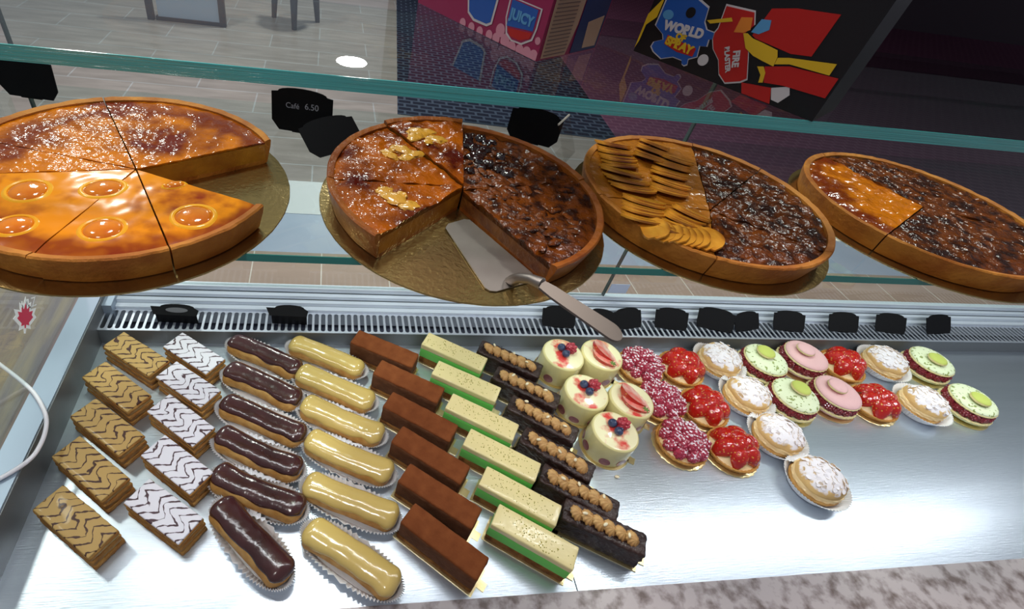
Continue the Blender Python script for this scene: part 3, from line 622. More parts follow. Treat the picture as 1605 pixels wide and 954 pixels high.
q = MB().box(-.022, .022, -.0006, .0006, 0, .052).build('plate', M['acetate'], ch, smooth=False); q.rotation_euler = (-.5, 0, 0)
q = MB().box(-.022, .022, -.0008, .0008, .050, .052).build('rim', mat('acrylic_rim', (.62, .56, .50), .3), ch, smooth=False); q.rotation_euler = (-.5, 0, 0)
q = MB().box(-.022, .022, 0, .020, 0, .0012).build('foot', M['acetate'], ch, smooth=False)
GG = 'price cards on the ventilation grille'
def tent(label, x, y, rz, w, h, lean):
    o = thing('price_card', label, 'price card', (x, y, .0310), rz, GG)
    MB().add([(-w / 2, 0, 0), (w / 2, 0, 0), (w / 2, -.002, h), (-w / 2, -.002, h)] + [(-w / 2, .0015, 0), (w / 2, .0015, 0), (w / 2, -.0005, h), (-w / 2, -.0005, h)],
             [(3, 2, 1, 0), (4, 5, 6, 7), (0, 1, 5, 4), (1, 2, 6, 5), (2, 3, 7, 6), (3, 0, 4, 7)]).build('slate', M['slate'], o, smooth=False)
    pts = [(-w / 2 - .003, 0), (w / 2, 0), (w / 2 + .002, .010)] + [(w * .42 * math.cos(t), .014 + .006 * math.sin(t)) for t in [PI * k / 8 for k in range(9)]] + [(-w / 2 - .010, .014)]
    t = MB().prism(pts, 0, .0012).build('folded_top', M['slate'], o, smooth=False); t.location = (0, -.002, h); t.rotation_euler = (lean, 0, 0)
    return o, t
o, t = tent('black folded price card with a grey oval, leftmost on the grille', -.238, .641, R(-3), .066, .020, .45)
MB().prism([(.018 * math.cos(k * PI / 8), .009 + .0045 * math.sin(k * PI / 8)) for k in range(16)], .0013, .0016).build('grey_oval', mat('grey_print', (.10, .10, .11), .6), t, smooth=False)
tent('black folded price card on the grille, behind the chocolate eclairs', -.053, .642, R(-2), .060, .022, .55)
for k, (x_, rz, w_, h_, lb) in enumerate([(.452, -6, .062, .024, 'black price card on the grille behind the berry mousse cakes'), (.540, -14, .050, .020, 'black price card on the grille, partly hidden by the server handle'),
                            (.600, 8, .058, .024, 'black price card on the grille behind the first sugared raspberry tartlet'), (.692, -8, .064, .026, 'black price card on the grille behind the strawberry tartlets'),
                            (.790, -16, .070, .028, 'large black price card on the grille behind the sugared cream puffs'), (.868, 10, .060, .022, 'black price card on the grille between the cream puffs and pistachio cakes'),
                            (.965, -6, .066, .026, 'black price card on the grille behind the pistachio macaron cakes'), (1.10, -4, .066, .026, 'black price card on the grille right of the macaron cakes'),
                            (1.22, -8, .066, .026, 'black price card second from the right end of the grille'), (1.35, 4, .066, .026, 'black price card at the right end of the grille')]):
    card(lb, (x_, .645, .0312), R(rz), -.75, w_ + .004, h_ + .016, .006, group=GG, cut=.04)
# small white tag on the front glass
MB().box(.562, .602, .7035, .7045, .072, .095).build('glass_tag', mat('pale_tag', (.50, .60, .78), .5), None, smooth=False)
tag(bpy.data.objects['glass_tag'], 'pale blue tag stuck low on the front glass beside the pane joint', 'tag')

# stickers on the side glass
lf = [(0, 1), (.18, .55), (.5, .72), (.45, .35), (.95, .42), (.78, .12), (1, -.05), (.45, -.42), (.5, -.62), (.1, -.55), (.06, -.8), (-.06, -.8), (-.1, -.55), (-.5, -.62), (-.45, -.42), (-1, -.05), (-.78, .12), (-.95, .42), (-.45, .35), (-.5, .72), (-.18, .55)]
sk = thing('maple_leaf_sticker', 'red maple leaf sticker with a white outline on the side glass', 'sticker', (-.3968, .540, .143))
a_ = MB().prism([(x * .028, y * .028) for x, y in lf], 0, .0004).build('white_outline', M['paper'], sk, smooth=False)
b_ = MB().prism([(x * .019, y * .019) for x, y in lf], .0004, .0007).build('red_leaf', mat('sticker_red', (.62, .03, .08), .5), sk, smooth=False)
for o in (a_, b_): o.matrix_local = Matrix.Rotation(PI / 2, 4, 'Z') @ Matrix.Rotation(PI / 2, 4, 'X') @ Matrix.Rotation(-.75, 4, 'Z')
tx = bpy.data.curves.new('glass_writing', 'FONT'); tx.body = 'L/LZ'; tx.size = .019; tx.extrude = .0002
to = to_mesh('glass_writing', tx, M['paper']); to.matrix_world = Matrix.Translation((-.3966, .540, .1545)) @ Matrix.Rotation(PI / 2, 4, 'Z') @ Matrix.Rotation(PI / 2, 4, 'X') @ Matrix.Rotation(-.55, 4, 'Z')
tag(to, 'white painted characters on the side glass above the leaf sticker', 'writing')
cb = MB(); pts = []
ctrl = [(-.46, .53), (-.4095, .492), (-.380, .4647), (-.355, .428), (-.3486, .390), (-.359, .362), (-.40, .33), (-.46, .31)]
for i in range(len(ctrl) - 1):
    p0, p1, p2, p3 = ctrl[max(i - 1, 0)], ctrl[i], ctrl[i + 1], ctrl[min(i + 2, len(ctrl) - 1)]
    for k in range(8):
        t = k / 8; f = lambda a, b, c, d: .5 * (2 * b + (c - a) * t + (2 * a - 5 * b + 4 * c - d) * t * t + (3 * b - a - 3 * c + d) * t ** 3)
        pts.append((f(p0[0], p1[0], p2[0], p3[0]), f(p0[1], p1[1], p2[1], p3[1]), .0635))
tag(cb.tube(pts, .0028, 10).build('power_cable', M['cable']), 'white cable looping over the left side of the case', 'cable')

# ================================================================== TOY BOXES on the top glass
def P2(pts, z0, z1, name, m, parent, face, smooth=False):
    o = MB().prism(pts, z0, z1).build(name, m, parent, smooth=smooth); o.matrix_local = face; return o
def txt(body, size, x, y, z, rot, m, parent, face, bold=.0, name='lettering', sx=1):
    c = bpy.data.curves.new(name, 'FONT'); c.body = body; c.size = size; c.extrude = .0002; c.offset = bold; c.align_x = 'CENTER'; c.align_y = 'CENTER'
    o = to_mesh(name, c, m); o.parent = parent
    o.matrix_local = face @ Matrix.Translation((x, y, z)) @ Matrix.Rotation(rot, 4, 'Z') @ Matrix.Diagonal((sx, 1, 1, 1)); return o
def fm(name, col, rough=.35): return mat(name, tuple(c * .72 for c in col), rough, 0, .25)  # shade of the unlit box faces put into every print colour
BLK, BLU, LBL, WHT, YEL, RED, ORG = fm('print_black', (.012, .010, .012)), fm('print_blue', (.02, .10, .42)), fm('print_light_blue', (.10, .32, .60)), fm('print_white', (.62, .58, .60)), fm('print_yellow', (.74, .46, .02)), fm('print_red', (.50, .015, .012)), fm('print_orange', (.78, .24, .03))
PNK, LPK, PUR, CRM = fm('print_magenta', (.32, .02, .09)), fm('print_pink', (.62, .26, .34)), fm('print_purple', (.12, .03, .22)), fm('print_cream', (.50, .32, .22))
# spray toy box
q0 = Vector((.3502, .6002, .5402)); q1 = Vector((.4462, .459, .5402)); e = (q1 - q0).normalized(); nrm = Vector((e.y, -e.x, 0))   # outward (towards the staff side)
sb = thing('toy_spray_box', 'black toy box printed WORLD OF SPRAY with a red spray bottle, on the counter glass', 'toy box', q0)
F = Matrix((e, Vector((0, 0, 1)), e.cross(Vector((0, 0, 1))))).transposed().to_4x4()
bk = Matrix((e, -F.col[2].to_3d(), Vector((0, 0, 1)))).transposed().to_4x4()
b0 = MB().box(0, .2, 0, .07, 0, .115).build('carton', BLK, sb, smooth=False); b0.matrix_local = bk
art = lambda pts, k, m, nm: P2(pts, .0001 + k * .0003, .0004 + k * .0003, nm, m, sb, F)
spl = [(0.0138, 0.06), (0.0138, 0.0394), (0.0137, 0.0308), (0.0252, 0.0255), (0.0282, 0.0209), (0.0194, 0.016), (0.0185, .011), (0.0234, 0.0071), (0.0348, 0.0034), (0.0465, 0.009), (0.0568, 0.009), (0.0585, .006), (0.0615, 0.005), (0.0643, 0.0071), (0.0628, 0.0121), (0.0702, 0.0168), (0.0677, 0.0268), (0.0747, 0.0284), (0.0734, 0.0348), (0.0785, 0.0364), (0.0764, 0.0419), (0.0669, 0.0421), (0.0614, 0.0477), (0.0589, 0.06), (.04, .066)]
cx_ = sum(p[0] for p in spl) / len(spl); cy_ = sum(p[1] for p in spl) / len(spl)
art([(cx_ + (x - cx_) * 1.045, cy_ + (y - cy_) * 1.05) for x, y in spl], 0, WHT, 'white_outline')
art(spl, 1, BLU, 'blue_splash')
art([(.022 + .006 * math.cos(k * PI / 8), .044 + .0045 * math.sin(k * PI / 8)) for k in range(16)], 2, LBL, 'splash_highlight')
art([(.044 + .005 * math.cos(k * PI / 8), .052 + .005 * math.sin(k * PI / 8)) for k in range(16)], 2, BLK, 'black_spot')
txt('WORLD', .0118, .0445, .0355, .0009, .07, WHT, sb, F, .0007)
txt('OF', .0085, .0455, .0283, .0009, .0, YEL, sb, F, .0005)
art([(.031, .0265), (.050, .0245), (.066, .0235), (.066, .0155), (.048, .0145), (.031, .0175)], 2, RED, 'red_banner')
txt('SPRAY', .0110, .0475, .0208, .0012, -.05, YEL, sb, F, .0006)
art([(.0780 + .0055 * math.cos(k * PI / 10), .0160 + .0055 * math.sin(k * PI / 10)) for k in range(20)], 1, WHT, 'white_dot')
bt = [(0.0764, 0.0422), (0.0778, 0.0364), (0.0828, 0.0286), (0.0926, 0.0214), (0.0999, 0.0098), (0.1094, 0.0043), (0.1222, 0.010), (0.1268, 0.0144), (0.1184, 0.0303), (0.1109, 0.0442), (0.1035, 0.0497), (0.108, 0.0582), (0.1024, 0.0682), (0.075, 0.0665), (0.0778, 0.0466)]
cx_ = sum(p[0] for p in bt) / len(bt); cy_ = sum(p[1] for p in bt) / len(bt)
art([(cx_ + (x - cx_) * 1.05, cy_ + (y - cy_) * 1.05) for x, y in bt], 1, WHT, 'bottle_outline'); art(bt, 2, RED, 'spray_bottle')
art([(.0934, .0615), (.1034, .0640), (.1070, .0540), (.1020, .0500), (.0935, .0480)], 3, ORG, 'bottle_shoulder')
txt('FIRE', .0085, .1078, .0272, .0014, -1.15, WHT, sb, F, .0004)
txt('BLASTER', .0062, .1005, .0242, .0014, -1.0, WHT, sb, F, .0003)
art([(0.0634, 0.0503), (0.0849, 0.0588), (0.0876, 0.0561), (0.0774, 0.0523), (0.068, 0.0485)], 4, YEL, 'nozzle')
art([(0.1108, 0.0503), (.115, .075), (0.1345, 0.0804), (.17, .085), (0.1679, 0.0492), (0.1508, 0.046), (0.1151, 0.0486)], 1, RED, 'red_spray_head')
art([(0.1115, 0.0649), (0.12, 0.0663), (0.1227, 0.0586), (0.1158, 0.0528), (0.1084, 0.0525)], 2, LBL, 'blue_jet')
art([(0.1025, 0.0497), (0.1062, 0.0508), (0.1132, 0.0481), (0.1233, 0.0473), (0.1391, 0.0455), (0.1421, 0.0406), (0.1433, 0.032), (0.132, 0.0332), (0.1214, 0.0347), (0.1114, 0.0386)], 4, YEL, 'yellow_trigger')
art([(0.1427, 0.0398), (0.1519, 0.0428), (.19, .05), (.19, .04), (0.155, 0.038), (0.1432, 0.034)], 4, YEL, 'yellow_grip')
art([(0.1301, 0.0275), (0.1355, 0.0293), (0.1399, 0.0247), (0.1424, 0.0162), (0.1388, 0.0149), (0.1369, 0.0216)], 4, YEL, 'yellow_loop')
art([(0.1363, 0.0296), (0.156, 0.0364), (.198, .04), (.198, .022), (0.1604, 0.0197), (0.1433, 0.0165)], 3, RED, 'second_bottle')
art([(0.1242, 0.0096), (0.152, 0.0145), (0.1583, 0.0009), (0.1296, 0.0007)], 2, RED, 'red_corner')
art([(0.152, 0.0145), (0.1659, 0.0208), (0.1701, 0.0141), (0.1647, 0.0045), (0.1575, 0.0049)], 2, WHT, 'white_patch')
art([(.0001, .0386), (0.011, .0586), (0.011, 0.0386), (0.0026, 0.0286), (0.0022, 0.0116), (.0001, 0.0039)], 2, YEL, 'yellow_border')
# pink sweets box
p0 = Vector((.2083, .5253, .5402)); e1 = Vector((-.50, .866, 0)).normalized(); e2 = Vector((.80, .60, 0)).normalized()
pb = thing('pink_sweets_box', 'pink and magenta sweets box with a blue and red badge, corner towards the glass edge', 'sweets box', p0)
hgt = .17; Lw, Rw = .20, .115
c4 = [Vector((0, 0, 0)), e2 * Rw, e2 * Rw + e1 * Lw, e1 * Lw]
mb = MB(); mb.prism([(c.x, c.y) for c in c4], 0, hgt); mb.build('carton', PNK, pb, smooth=False)
UPV = Vector((0, 0, 1))
FL = Matrix((-e1, UPV, (-e1).cross(UPV))).transposed().to_4x4()     # x runs to the corner; use negative x
FR = Matrix((e2, UPV, e2.cross(UPV))).transposed().to_4x4()
aL_ = lambda pts, k, m, nm: P2([(-x, y) for x, y in pts], .0001 + k * .0003, .0004 + k * .0003, nm, m, pb, FL)
aR_ = lambda pts, k, m, nm: P2(pts, .0001 + k * .0003, .0004 + k * .0003, nm, m, pb, FR)
def disc(cx, cy, r, ry=None): return [(cx + r * math.cos(k * PI / 10), cy + (ry or r) * math.sin(k * PI / 10)) for k in range(20)]
aL_([(.0535, .045), (.0535, .0257), (.0482, .0115), (.039, .0073), (.0234, .0083), (.0113, .0160), (.0092, .0271), (.0092, .045)], 1, WHT, 'badge_rim')
aL_([(.0515, .044), (.0515, .0257), (.0462, .0130), (.038, .0090), (.0244, .0100), (.0133, .0170), (.0112, .0271), (.0112, .044)], 2, PNK, 'badge')
aL_([(.0494, .043), (.0490, .0190), (.0134, .0240), (.0134, .043)], 3, BLU, 'badge_blue')
aL_([(.0470, .0175), (.0136, .0222), (.0150, .0165), (.0279, .0112), (.0408, .0112)], 3, RED, 'badge_red')
txt('JUICY', .0125, -.0315, .0310, .0016, .0, LBL, pb, FL, .0006)
aL_([(.120, .045), (.110, .014), (.0993, .0089), (.0777, .0096), (.0705, .0138), (.068, .045)], 1, WHT, 'second_badge_rim')
aL_([(.117, .045), (.108, .016), (.098, .0115), (.0787, .0120), (.073, .0150), (.071, .045)], 2, BLU, 'second_badge')
for k, (x_, y_, r__) in enumerate([(.005, .004, .0055), (.0145, .0035, .0060), (.0245, .0030, .0055), (.036, .0020, .0060), (.047, .005, .0065), (.0565, .012, .0065), (.060, .003, .0055), (.0045, .018, .0035), (.071, .003, .005), (.086, .002, .005), (.10, .002, .005), (.115, .002, .005)]):
    aL_([(max(.0005, a), max(.0003, b)) for a, b in disc(x_, y_, r__)], .5 + .05 * k, LPK, 'pink_bubble')
aR_([(.003, .17), (.0047, .04), (.0060, .002), (.050, .001), (.058, .03), (.062, .17)], 1, CRM, 'ingredients_panel')
for k in range(26):
    y_ = .004 + k * .0036; aR_([(.009, y_), (.048, y_ - .0002), (.048, y_ + .0010), (.009, y_ + .0012)], 2, fm('print_brown', (.20, .12, .10)) if k == 0 else bpy.data.materials['print_brown'], 'text_line')
aR_([(.064, .17), (.060, .001), (.112, .001), (.112, .17)], 1, fm('print_navy', (.02, .035, .13)), 'navy_band')
aR_([(.078, .030), (.082, .004), (.108, .004), (.108, .034)], 2, CRM, 'small_label')

# ================================================================== PASTRIES
def R3(p, rz): return (p[0], p[1], 0.0002), R(rz)
# ---- mille-feuille
def millefeuille(x, y, rz, kind, label, sd):
    Lx, Ly = (.103 if kind == 'b' else .095, .040)
    o = thing('mille_feuille', label, 'mille-feuille', (x, y, .0002), R(rz), 'caramel topped mille-feuilles' if kind == 'b' else 'white iced mille-feuilles')
    z = 0; hs = [('puff_pastry', .007, 'puff', .0010), ('cream_filling', .0065, 'pcream', -.0014), ('puff_pastry', .0065, 'puff', .0006), ('cream_filling', .0065, 'pcream', -.0014), ('puff_pastry', .006, 'puff', .0006)]
    for k, (nm, h, m, ex) in enumerate(hs):
        MB().rbox(Lx + ex * 2, Ly + ex * 1.2, z - .0006, z + h, .0018, 22, 10, 3, .0011 if m == 'puff' else .0006, 170, sd * 10 + k).build(nm, M[m], o, ang=1.2); z += h
    MB().rbox(Lx - .0008, Ly - .0005, z - .0012, z + .0022, .0012, 16, 8, 2, .0005, 60, sd).build('icing', M['feather_' + kind], o, ang=1.2)
for k, (x, y, rz) in enumerate([(-.287, .570, -36), (-.298, .506, -38.5), (-.291, .437, -38), (-.293, .374, -39), (-.288, .304, -37)]):
    millefeuille(x, y, rz, 'b', ['caramel brown mille-feuille nearest the grille, back of its column', 'second caramel mille-feuille from the grille in the far left column', 'middle caramel mille-feuille of the far left column', 'second caramel mille-feuille from the front in the far left column', 'front caramel mille-feuille, nearest of the far left column'][k], k + 1)
for k, (x, y, rz) in enumerate([(-.200, .572, -37), (-.197, .510, -37.2), (-.195, .446, -38.9), (-.186, .376, -38.5), (-.189, .312, -36)]):
    millefeuille(x, y, rz, 'w', ['white iced mille-feuille nearest the grille, back of its column', 'second white iced mille-feuille from the grille', 'middle white iced mille-feuille of its column', 'second white iced mille-feuille from the front', 'front white iced mille-feuille beside the turned chocolate eclair'][k], k + 11)

# ---- eclairs
def eclair(x, y, rz, kind, label, sd, L=.132):
    random.seed(sd)
    o = thing('eclair', label, 'eclair', (x, y, .0002), R(rz), ('chocolate' if kind == 'choc' else 'coffee') + ' iced eclairs in paper cases')
    W_, Hh = .0205 * rnd(.96, 1.05), .0175; zc = .0165; sv_ = rnd(0, 20)
    nu, nv = 40, 28
    def ctr(t): return Vector((0, .0022 * math.sin(t * 2.2 + sd), 0))
    def prof(t):   # t in -1..1 along the axis -> x, radius factor
        xr = .80; ax = abs(t)
        if ax < xr: f = 1 - .07 * (1 - (ax / xr) ** 2)
        else: u_ = (ax - xr) / (1 - xr); f = math.sqrt(max(0, 1 - u_ * u_))
        return f
    def pt(t, ph, ex=0):
        tt = math.copysign(1 - (1 - abs(t)) ** 1.6, t) if abs(t) > 0 else 0
        f = prof(tt); xx = tt * (L / 2 + ex); c = math.cos(ph); s_ = math.sin(ph)
        wy = (W_ * f + (ex if f > 0 else 0)) ; hz = (Hh * f + ex)
        yy = math.copysign(abs(s_) ** .9, s_) * wy; zz = c * hz * (1 if c > 0 else .85)
        nn = noise.noise(Vector((xx * 45, yy * 45, zz * 45 + sv_))) * .0009
        d = Vector((0, yy, zz)); d = d.normalized() if d.length > 1e-6 else Vector((0, 0, 0))
        cc = ctr(tt); return (xx, yy + cc.y + d.y * nn, zc + zz + d.z * nn)
    T_ = [math.copysign(1 - (1 - abs(-1 + 2 * i / nu)) ** 1.0, -1 + 2 * i / nu) for i in range(nu + 1)]
    MB().grid([[pt(t, 2 * PI * j / nv) for j in range(nv)] for t in T_], cv=True).build('choux_bun', M['choux'], o, ang=3)
    P = []
    for t in T_:
        t2 = t * .965; row = []
        lim = (1.38 if kind == 'choc' else 1.5) + .16 * noise.noise(Vector((t * 3.1, sd, 0))) ; lim2 = (.92 if kind == 'choc' else 1.22) + .34 * noise.noise(Vector((t * 3.3, sd, 4)))
        for j in range(17):
            u_ = -1 + j / 8; ph = u_ * (lim if u_ > 0 else lim2); ex = .0016 * (1 - abs(u_) ** 8) * (1 - abs(t) ** 30) + .0001 - .0009 * (abs(u_) ** 10)
            row.append(pt(t2, ph, ex))
        P.append(row)
    MB().grid(P).build('icing', M['choc' if kind == 'choc' else 'coffee'], o, ang=3)
    # pleated paper case
    n = 150; mb = MB(); rows = []
    for (ex, z, pl) in ((-.006, .0004, 0), (-.003, .0004, .0), (.0015, .0085, .0010), (.0065, .0165, .0018)):
        row = []
        for i in range(n):
            a = 2 * PI * i / n; hx, r = L / 2 - W_, W_ + ex + .0015 + (pl if i % 2 else -pl)
            dx, dy = math.cos(a), math.sin(a); sx = (abs(dx) ** .55) * math.copysign(1, dx)
            row.append((hx * sx + r * dx, r * dy, z + (.0006 if i % 2 and pl else 0) + (.002 * math.cos(2 * a) if pl else 0)))
        rows.append(row)
    rows.insert(0, [(p[0] * .1, p[1] * .1, .0004) for p in rows[0]])
    mb.grid(rows, cv=True); mb.build('paper_case', M['paper'], o, smooth=False, solid=.0003)
E1 = ['chocolate eclair nearest the grille', 'second chocolate eclair from the grille', 'third chocolate eclair from the grille, longest of its column', 'fourth chocolate eclair from the grille, behind a creased one', 'chocolate eclair with creased icing behind the turned front one', 'chocolate eclair turned steeply at the front of its column']
for k, (x, y, rz) in enumerate([(-.090, .577, -30), (-.088, .516, -28), (-.082, .452, -25), (-.083, .396, -26), (-.078, .338, -26), (-.080, .276, -48)]): eclair(x, y, rz, 'choc', E1[k], k + 1, .136 if k != 2 else .142)
E2_ = ['coffee eclair nearest the grille', 'second coffee eclair from the grille', 'third coffee eclair from the grille', 'fourth coffee eclair from the grille', 'second coffee eclair from the front', 'front coffee eclair cut by the lower edge of the view']
for k, (x, y, rz) in enumerate([(.012, .576, -26), (.026, .511, -26), (.036, .449, -26), (.045, .387, -28), (.046, .321, -27), (.045, .248, -37)]): eclair(x, y, rz, 'coffee', E2_[k], k + 21, .137)

# ---- bars on gold boards
def gboard(o, lx, ly):
    MB().prism([(-lx / 2, -ly / 2), (lx / 2, -ly / 2), (lx / 2, -.006), (lx / 2 + .010, -.006), (lx / 2 + .010, .006), (lx / 2, .006), (lx / 2, ly / 2), (-lx / 2, ly / 2)], 0, .0012).build('gold_card', M['goldb'], o, smooth=False)
def order(k, n, kind, col): return '%s %s' % ({0: kind + ' nearest the grille', n - 1: 'front ' + kind}.get(k, ['', 'second ', 'third ', 'fourth ', 'fifth ', ''][k] + kind + ' from the grille'), col)
for k, (x, y, rz) in enumerate([(.110, .578, -29), (.144, .508, -31), (.155, .441, -34), (.162, .376, -37), (.166, .314, -37.5), (.163, .254, -41)]):
    o = thing('chocolate_mousse_bar', order(k, 6, 'cocoa dusted mousse bar', 'beside the coffee eclairs'), 'mousse bar', (x, y, .0002), R(rz), 'cocoa dusted bars'); gboard(o, .123, .041)
    MB().rbox(.117, .036, .0013, .0085, .0015, 24, 8, 3, .0006, 150, k).build('sponge_base', M['sponge'], o, ang=1.2)
    MB().rbox(.116, .0355, .0080, .0415, .0035, 24, 8, 6, .0007, 120, k + 9).build('mousse', M['mousse'], o, ang=1.2)
    MB().rbox(.1155, .0345, .0385, .0435, .0026, 24, 8, 3, .0006, 120, k + 19).build('cocoa_top', M['cocoa'], o, ang=1.2)
for k, (x, y, rz) in enumerate([(.231, .570, -32), (.240, .506, -31), (.252, .437, -32.5), (.268, .371, -33), (.279, .308, -34), (.284, .252, -34)]):
    random.seed(k + 50)
    o = thing('pistachio_bar', order(k, 6, 'green and cream layered bar', 'sprinkled with pistachio'), 'layer cake bar', (x, y, .0002), R(rz), 'green layered bars'); gboard(o, .118, .037)
    MB().rbox(.111, .0325, .0013, .0155, .0015, 24, 8, 3, .0009, 150, k).build('brown_sponge', M['sponge'], o, ang=1.2)
    MB().rbox(.1125, .033, .0150, .0350, .0010, 12, 4, 3, .0002, 40, k).build('green_layer', M['green'], o, ang=1.2)
    MB().rbox(.113, .0335, .0345, .0460, .0018, 16, 6, 3, .0003, 60, k).build('cream_top', M['cream'], o, ang=1.2)
    mb = MB()
    for i in range(90):
        px, py = (rnd(-.052, .052), rnd(-.014, .014)) if i < 50 else (random.gauss(0, .02), random.gauss(0, .006)); r = rnd(.0005, .0011)
        if abs(py) > .0155 or abs(px) > .055: continue
        mb.ball((px, py, .0461), r, 3, (1, rnd(.6, 1), .6))
    c_ = mb.build('pistachio_crumbs', M['pist'], o); c_['kind'] = 'stuff'
# rosette
def rosette(mb, cx, cy, z, r, ph):
    P = []; n = 84
    for i, (rr_, zz) in enumerate(((.55, 0), (.95, .10), (1.0, .28), (.86, .48), (.62, .66), (.36, .80), (.14, .92), (0, .96))):
        row = []
        for j in range(n):
            a = 2 * PI * j / n; k = 1 + .10 * math.cos(12 * (a) + ph + zz * 5.5) * (1 - .3 * zz)
            row.append((cx + math.cos(a) * r * rr_ * k, cy + math.sin(a) * r * rr_ * k * .92, z + zz * r * 1.0))
        P.append(row)
    mb.grid(P, cv=True)
for k, (x, y, rz) in enumerate([(.331, .560, -31), (.344, .498, -34), (.354, .436, -36), (.358, .374, -38), (.371, .313, -34), (.389, .262, -30)]):
    random.seed(k + 70)
    o = thing('piped_praline_bar', order(k, 6, 'dark brownie bar', 'topped with piped praline cream'), 'brownie bar', (x, y, .0002), R(rz), 'dark bars with piped cream'); gboard(o, .122, .040)
    MB().rbox(.115, .0345, .0013, .040, .003, 40, 14, 12, .0016, 190, k).build('brownie', M['brownie'], o, ang=1.4)
    for j in range(6):
        mb = MB(); rosette(mb, 0, 0, 0, rnd(.0128, .0142), rnd(0, 3)); q = mb.build('cream_rosette', M['praline'], o, ang=2.5)
        q.location = (-.039 + j * .0152, rnd(-.001, .001), .0380); q.scale = (1, .86, .8); q.rotation_euler = (rnd(-.1, .1), .55, rnd(-.3, .3))
    for j in range(3):
        q = MB().ball((0, 0, 0), .0036, 6, (1, .6, .42)).build('almond_piece', M['almond'], o); q.location = (-.030 + j * .030 + rnd(-.006, .006), rnd(-.004, .007), .0500); q.rotation_euler = (rnd(-.4, .4), rnd(-.4, .4), rnd(0, 3))
tag(MB().ball((0, 0, 0), .0042, 6, (1, .65, .4)).build('almond_crumb', M['almond']), 'almond crumb lying alone on the steel tray in front of the berry mousse cakes', 'crumb')
bpy.data.objects['almond_crumb'].location = (.4635, .352, .0019)

# ---- berries
def raspberry_mesh(name, m, r=.0072):
    mb = MB(); random.seed(3)
    for i, (t, n) in enumerate(((-.7, 6), (-.2, 8), (.3, 7), (.72, 4), (1.0, 1))):
        rr_ = math.sqrt(max(0, 1 - t * t * .95)) * r * .80
        for j in range(n):
            a = 2 * PI * (j + .5 * (i % 2)) / n; mb.ball((rr_ * math.cos(a), rr_ * math.sin(a), t * r * .95), r * .37, 4)
    mb.ball((0, 0, 0), r * .98, 6)
    o = mb.build(name, m, merge=False); return o
rb = raspberry_mesh('raspberry', M['rasp']); rbb = raspberry_mesh('raspberry', M['raspb']); rbd = raspberry_mesh('raspberry', M['raspd'])
def put(src, parent, loc_, rot=(0, 0, 0), sc=1, name=None):
    c = src.copy(); C.objects.link(c); c.parent = parent; c.location = loc_; c.rotation_euler = rot; c.scale = (sc, sc, sc)
    if name: c.name = name
    return c
mb = MB().ball((0, 0, 0), .0062, 8, (1, 1, .9)); mb.lathe([(.0018, .0050), (.0026, .0062), (.0020, .0058), (.0008, .0050)], 10)
blu = mb.build('blueberry', M['blue'])
# strawberry half: skin and a cut face
def straw_half():
    n, m_ = 16, 10; L = .026; P = []
    for i in range(n + 1):
        t = i / n; rr_ = .0115 * (math.sin(PI * min(1, t * .9 + .06)) ** .7) * (1.05 - .35 * t)
        if i in (0, n): rr_ = .0004
        P.append([(L * (t - .45), rr_ * math.cos(PI * j / m_), rr_ * .85 * math.sin(PI * j / m_)) for j in range(m_ + 1)])
    s_ = MB().grid(P).build('strawberry_half', M['straw'])
    f_ = MB(); pts = [r[0] for r in P] + [r[-1] for r in P[::-1]]; f_.v = [(x, y, z - .0003) for x, y, z in pts]; f_.f = [list(range(len(pts)))]
    f_.v += [(x * .98, y * .96, z + .0004) for x, y, z in pts]; k = len(pts); f_.f += [list(range(k, 2 * k))[::-1]] + [(i, (i + 1) % k, k + (i + 1) % k, k + i) for i in range(k)]
    ff = f_.build('cut_face', M['sflesh'], s_, smooth=False); return s_
sh_ = straw_half()
# ---- verrine cakes
def verrine(x, y, topk, label, sd):
    random.seed(sd)
    o = thing('mousse_cake', label, 'mousse cake', (x, y, .0002), R(-35 + rnd(-6, 6)), 'round vanilla mousse cakes')
    r = .0375; mb = MB(); mb.lathe([(0, 0), (r + .004, 0), (r + .004, .0012), (0, .0012)], 48); mb.box(r, r + .013, -.006, .006, 0, .0012); mb.build('gold_card', M['goldb'], o, smooth=False)
    MB().lathe([(0, .0013), (r - .001, .0013), (r, .003), (r, .0455), (r - .001, .0475), (r - .003, .0485)], 56).build('mousse', M['vmousse'], o, ang=.9)
    MB().lathe([(r - .0025, .0482), (r - .006, .0492), (0, .0494)], 48).build('coulis_top', M['vtop'], o)
    for j in range(8):
        a = j * 2 * PI / 8 + rnd(-.12, .12); q = MB().lathe([(0, -.0006), (.0085, -.0006), (.0088, .0003), (0, .0006)], 18).build('fruit_slice', M['cutfruit'], o)
        q.location = ((r + .0002) * math.cos(a), (r + .0002) * math.sin(a), .0125); q.rotation_euler = (PI / 2, 0, a + PI / 2); q.scale = (1, rnd(.7, 1.1), 1)
    MB().lathe([(r + .0011, .0014), (r + .0011, .047)], 56).build('clear_band', M['acetate'], o)
    if topk == 'berry':
        put(rbb, o, (.006, .013, .0565), (.4, .3, 0), 1.35); put(blu, o, (-.009, .006, .0550), (.3, -.3, 0), 1.15); put(blu, o, (.003, -.004, .0550), (.2, .4, 1), 1.15)
    else:
        a_ = put(sh_, o, (-.002, .006, .0560), (PI * .86, .1, -.5), 1.95); c = sh_.children[0]; put(c, a_, (0, 0, 0))
        b_ = put(sh_, o, (.004, -.006, .0535), (PI - .15, .0, -.45), 1.9); put(c, b_, (0, 0, 0))
        mb = MB()
        for i in range(6): a = i * 1.05; mb.tube([(0, 0, 0), (math.cos(a) * .004, math.sin(a) * .004, .002), (math.cos(a) * .007, math.sin(a) * .007, .001)], [.0012, .0013, .0003], 6)
        q = mb.build('leaf_crown', M['sgreen'], o); q.location = (.022, -.016, .0530)
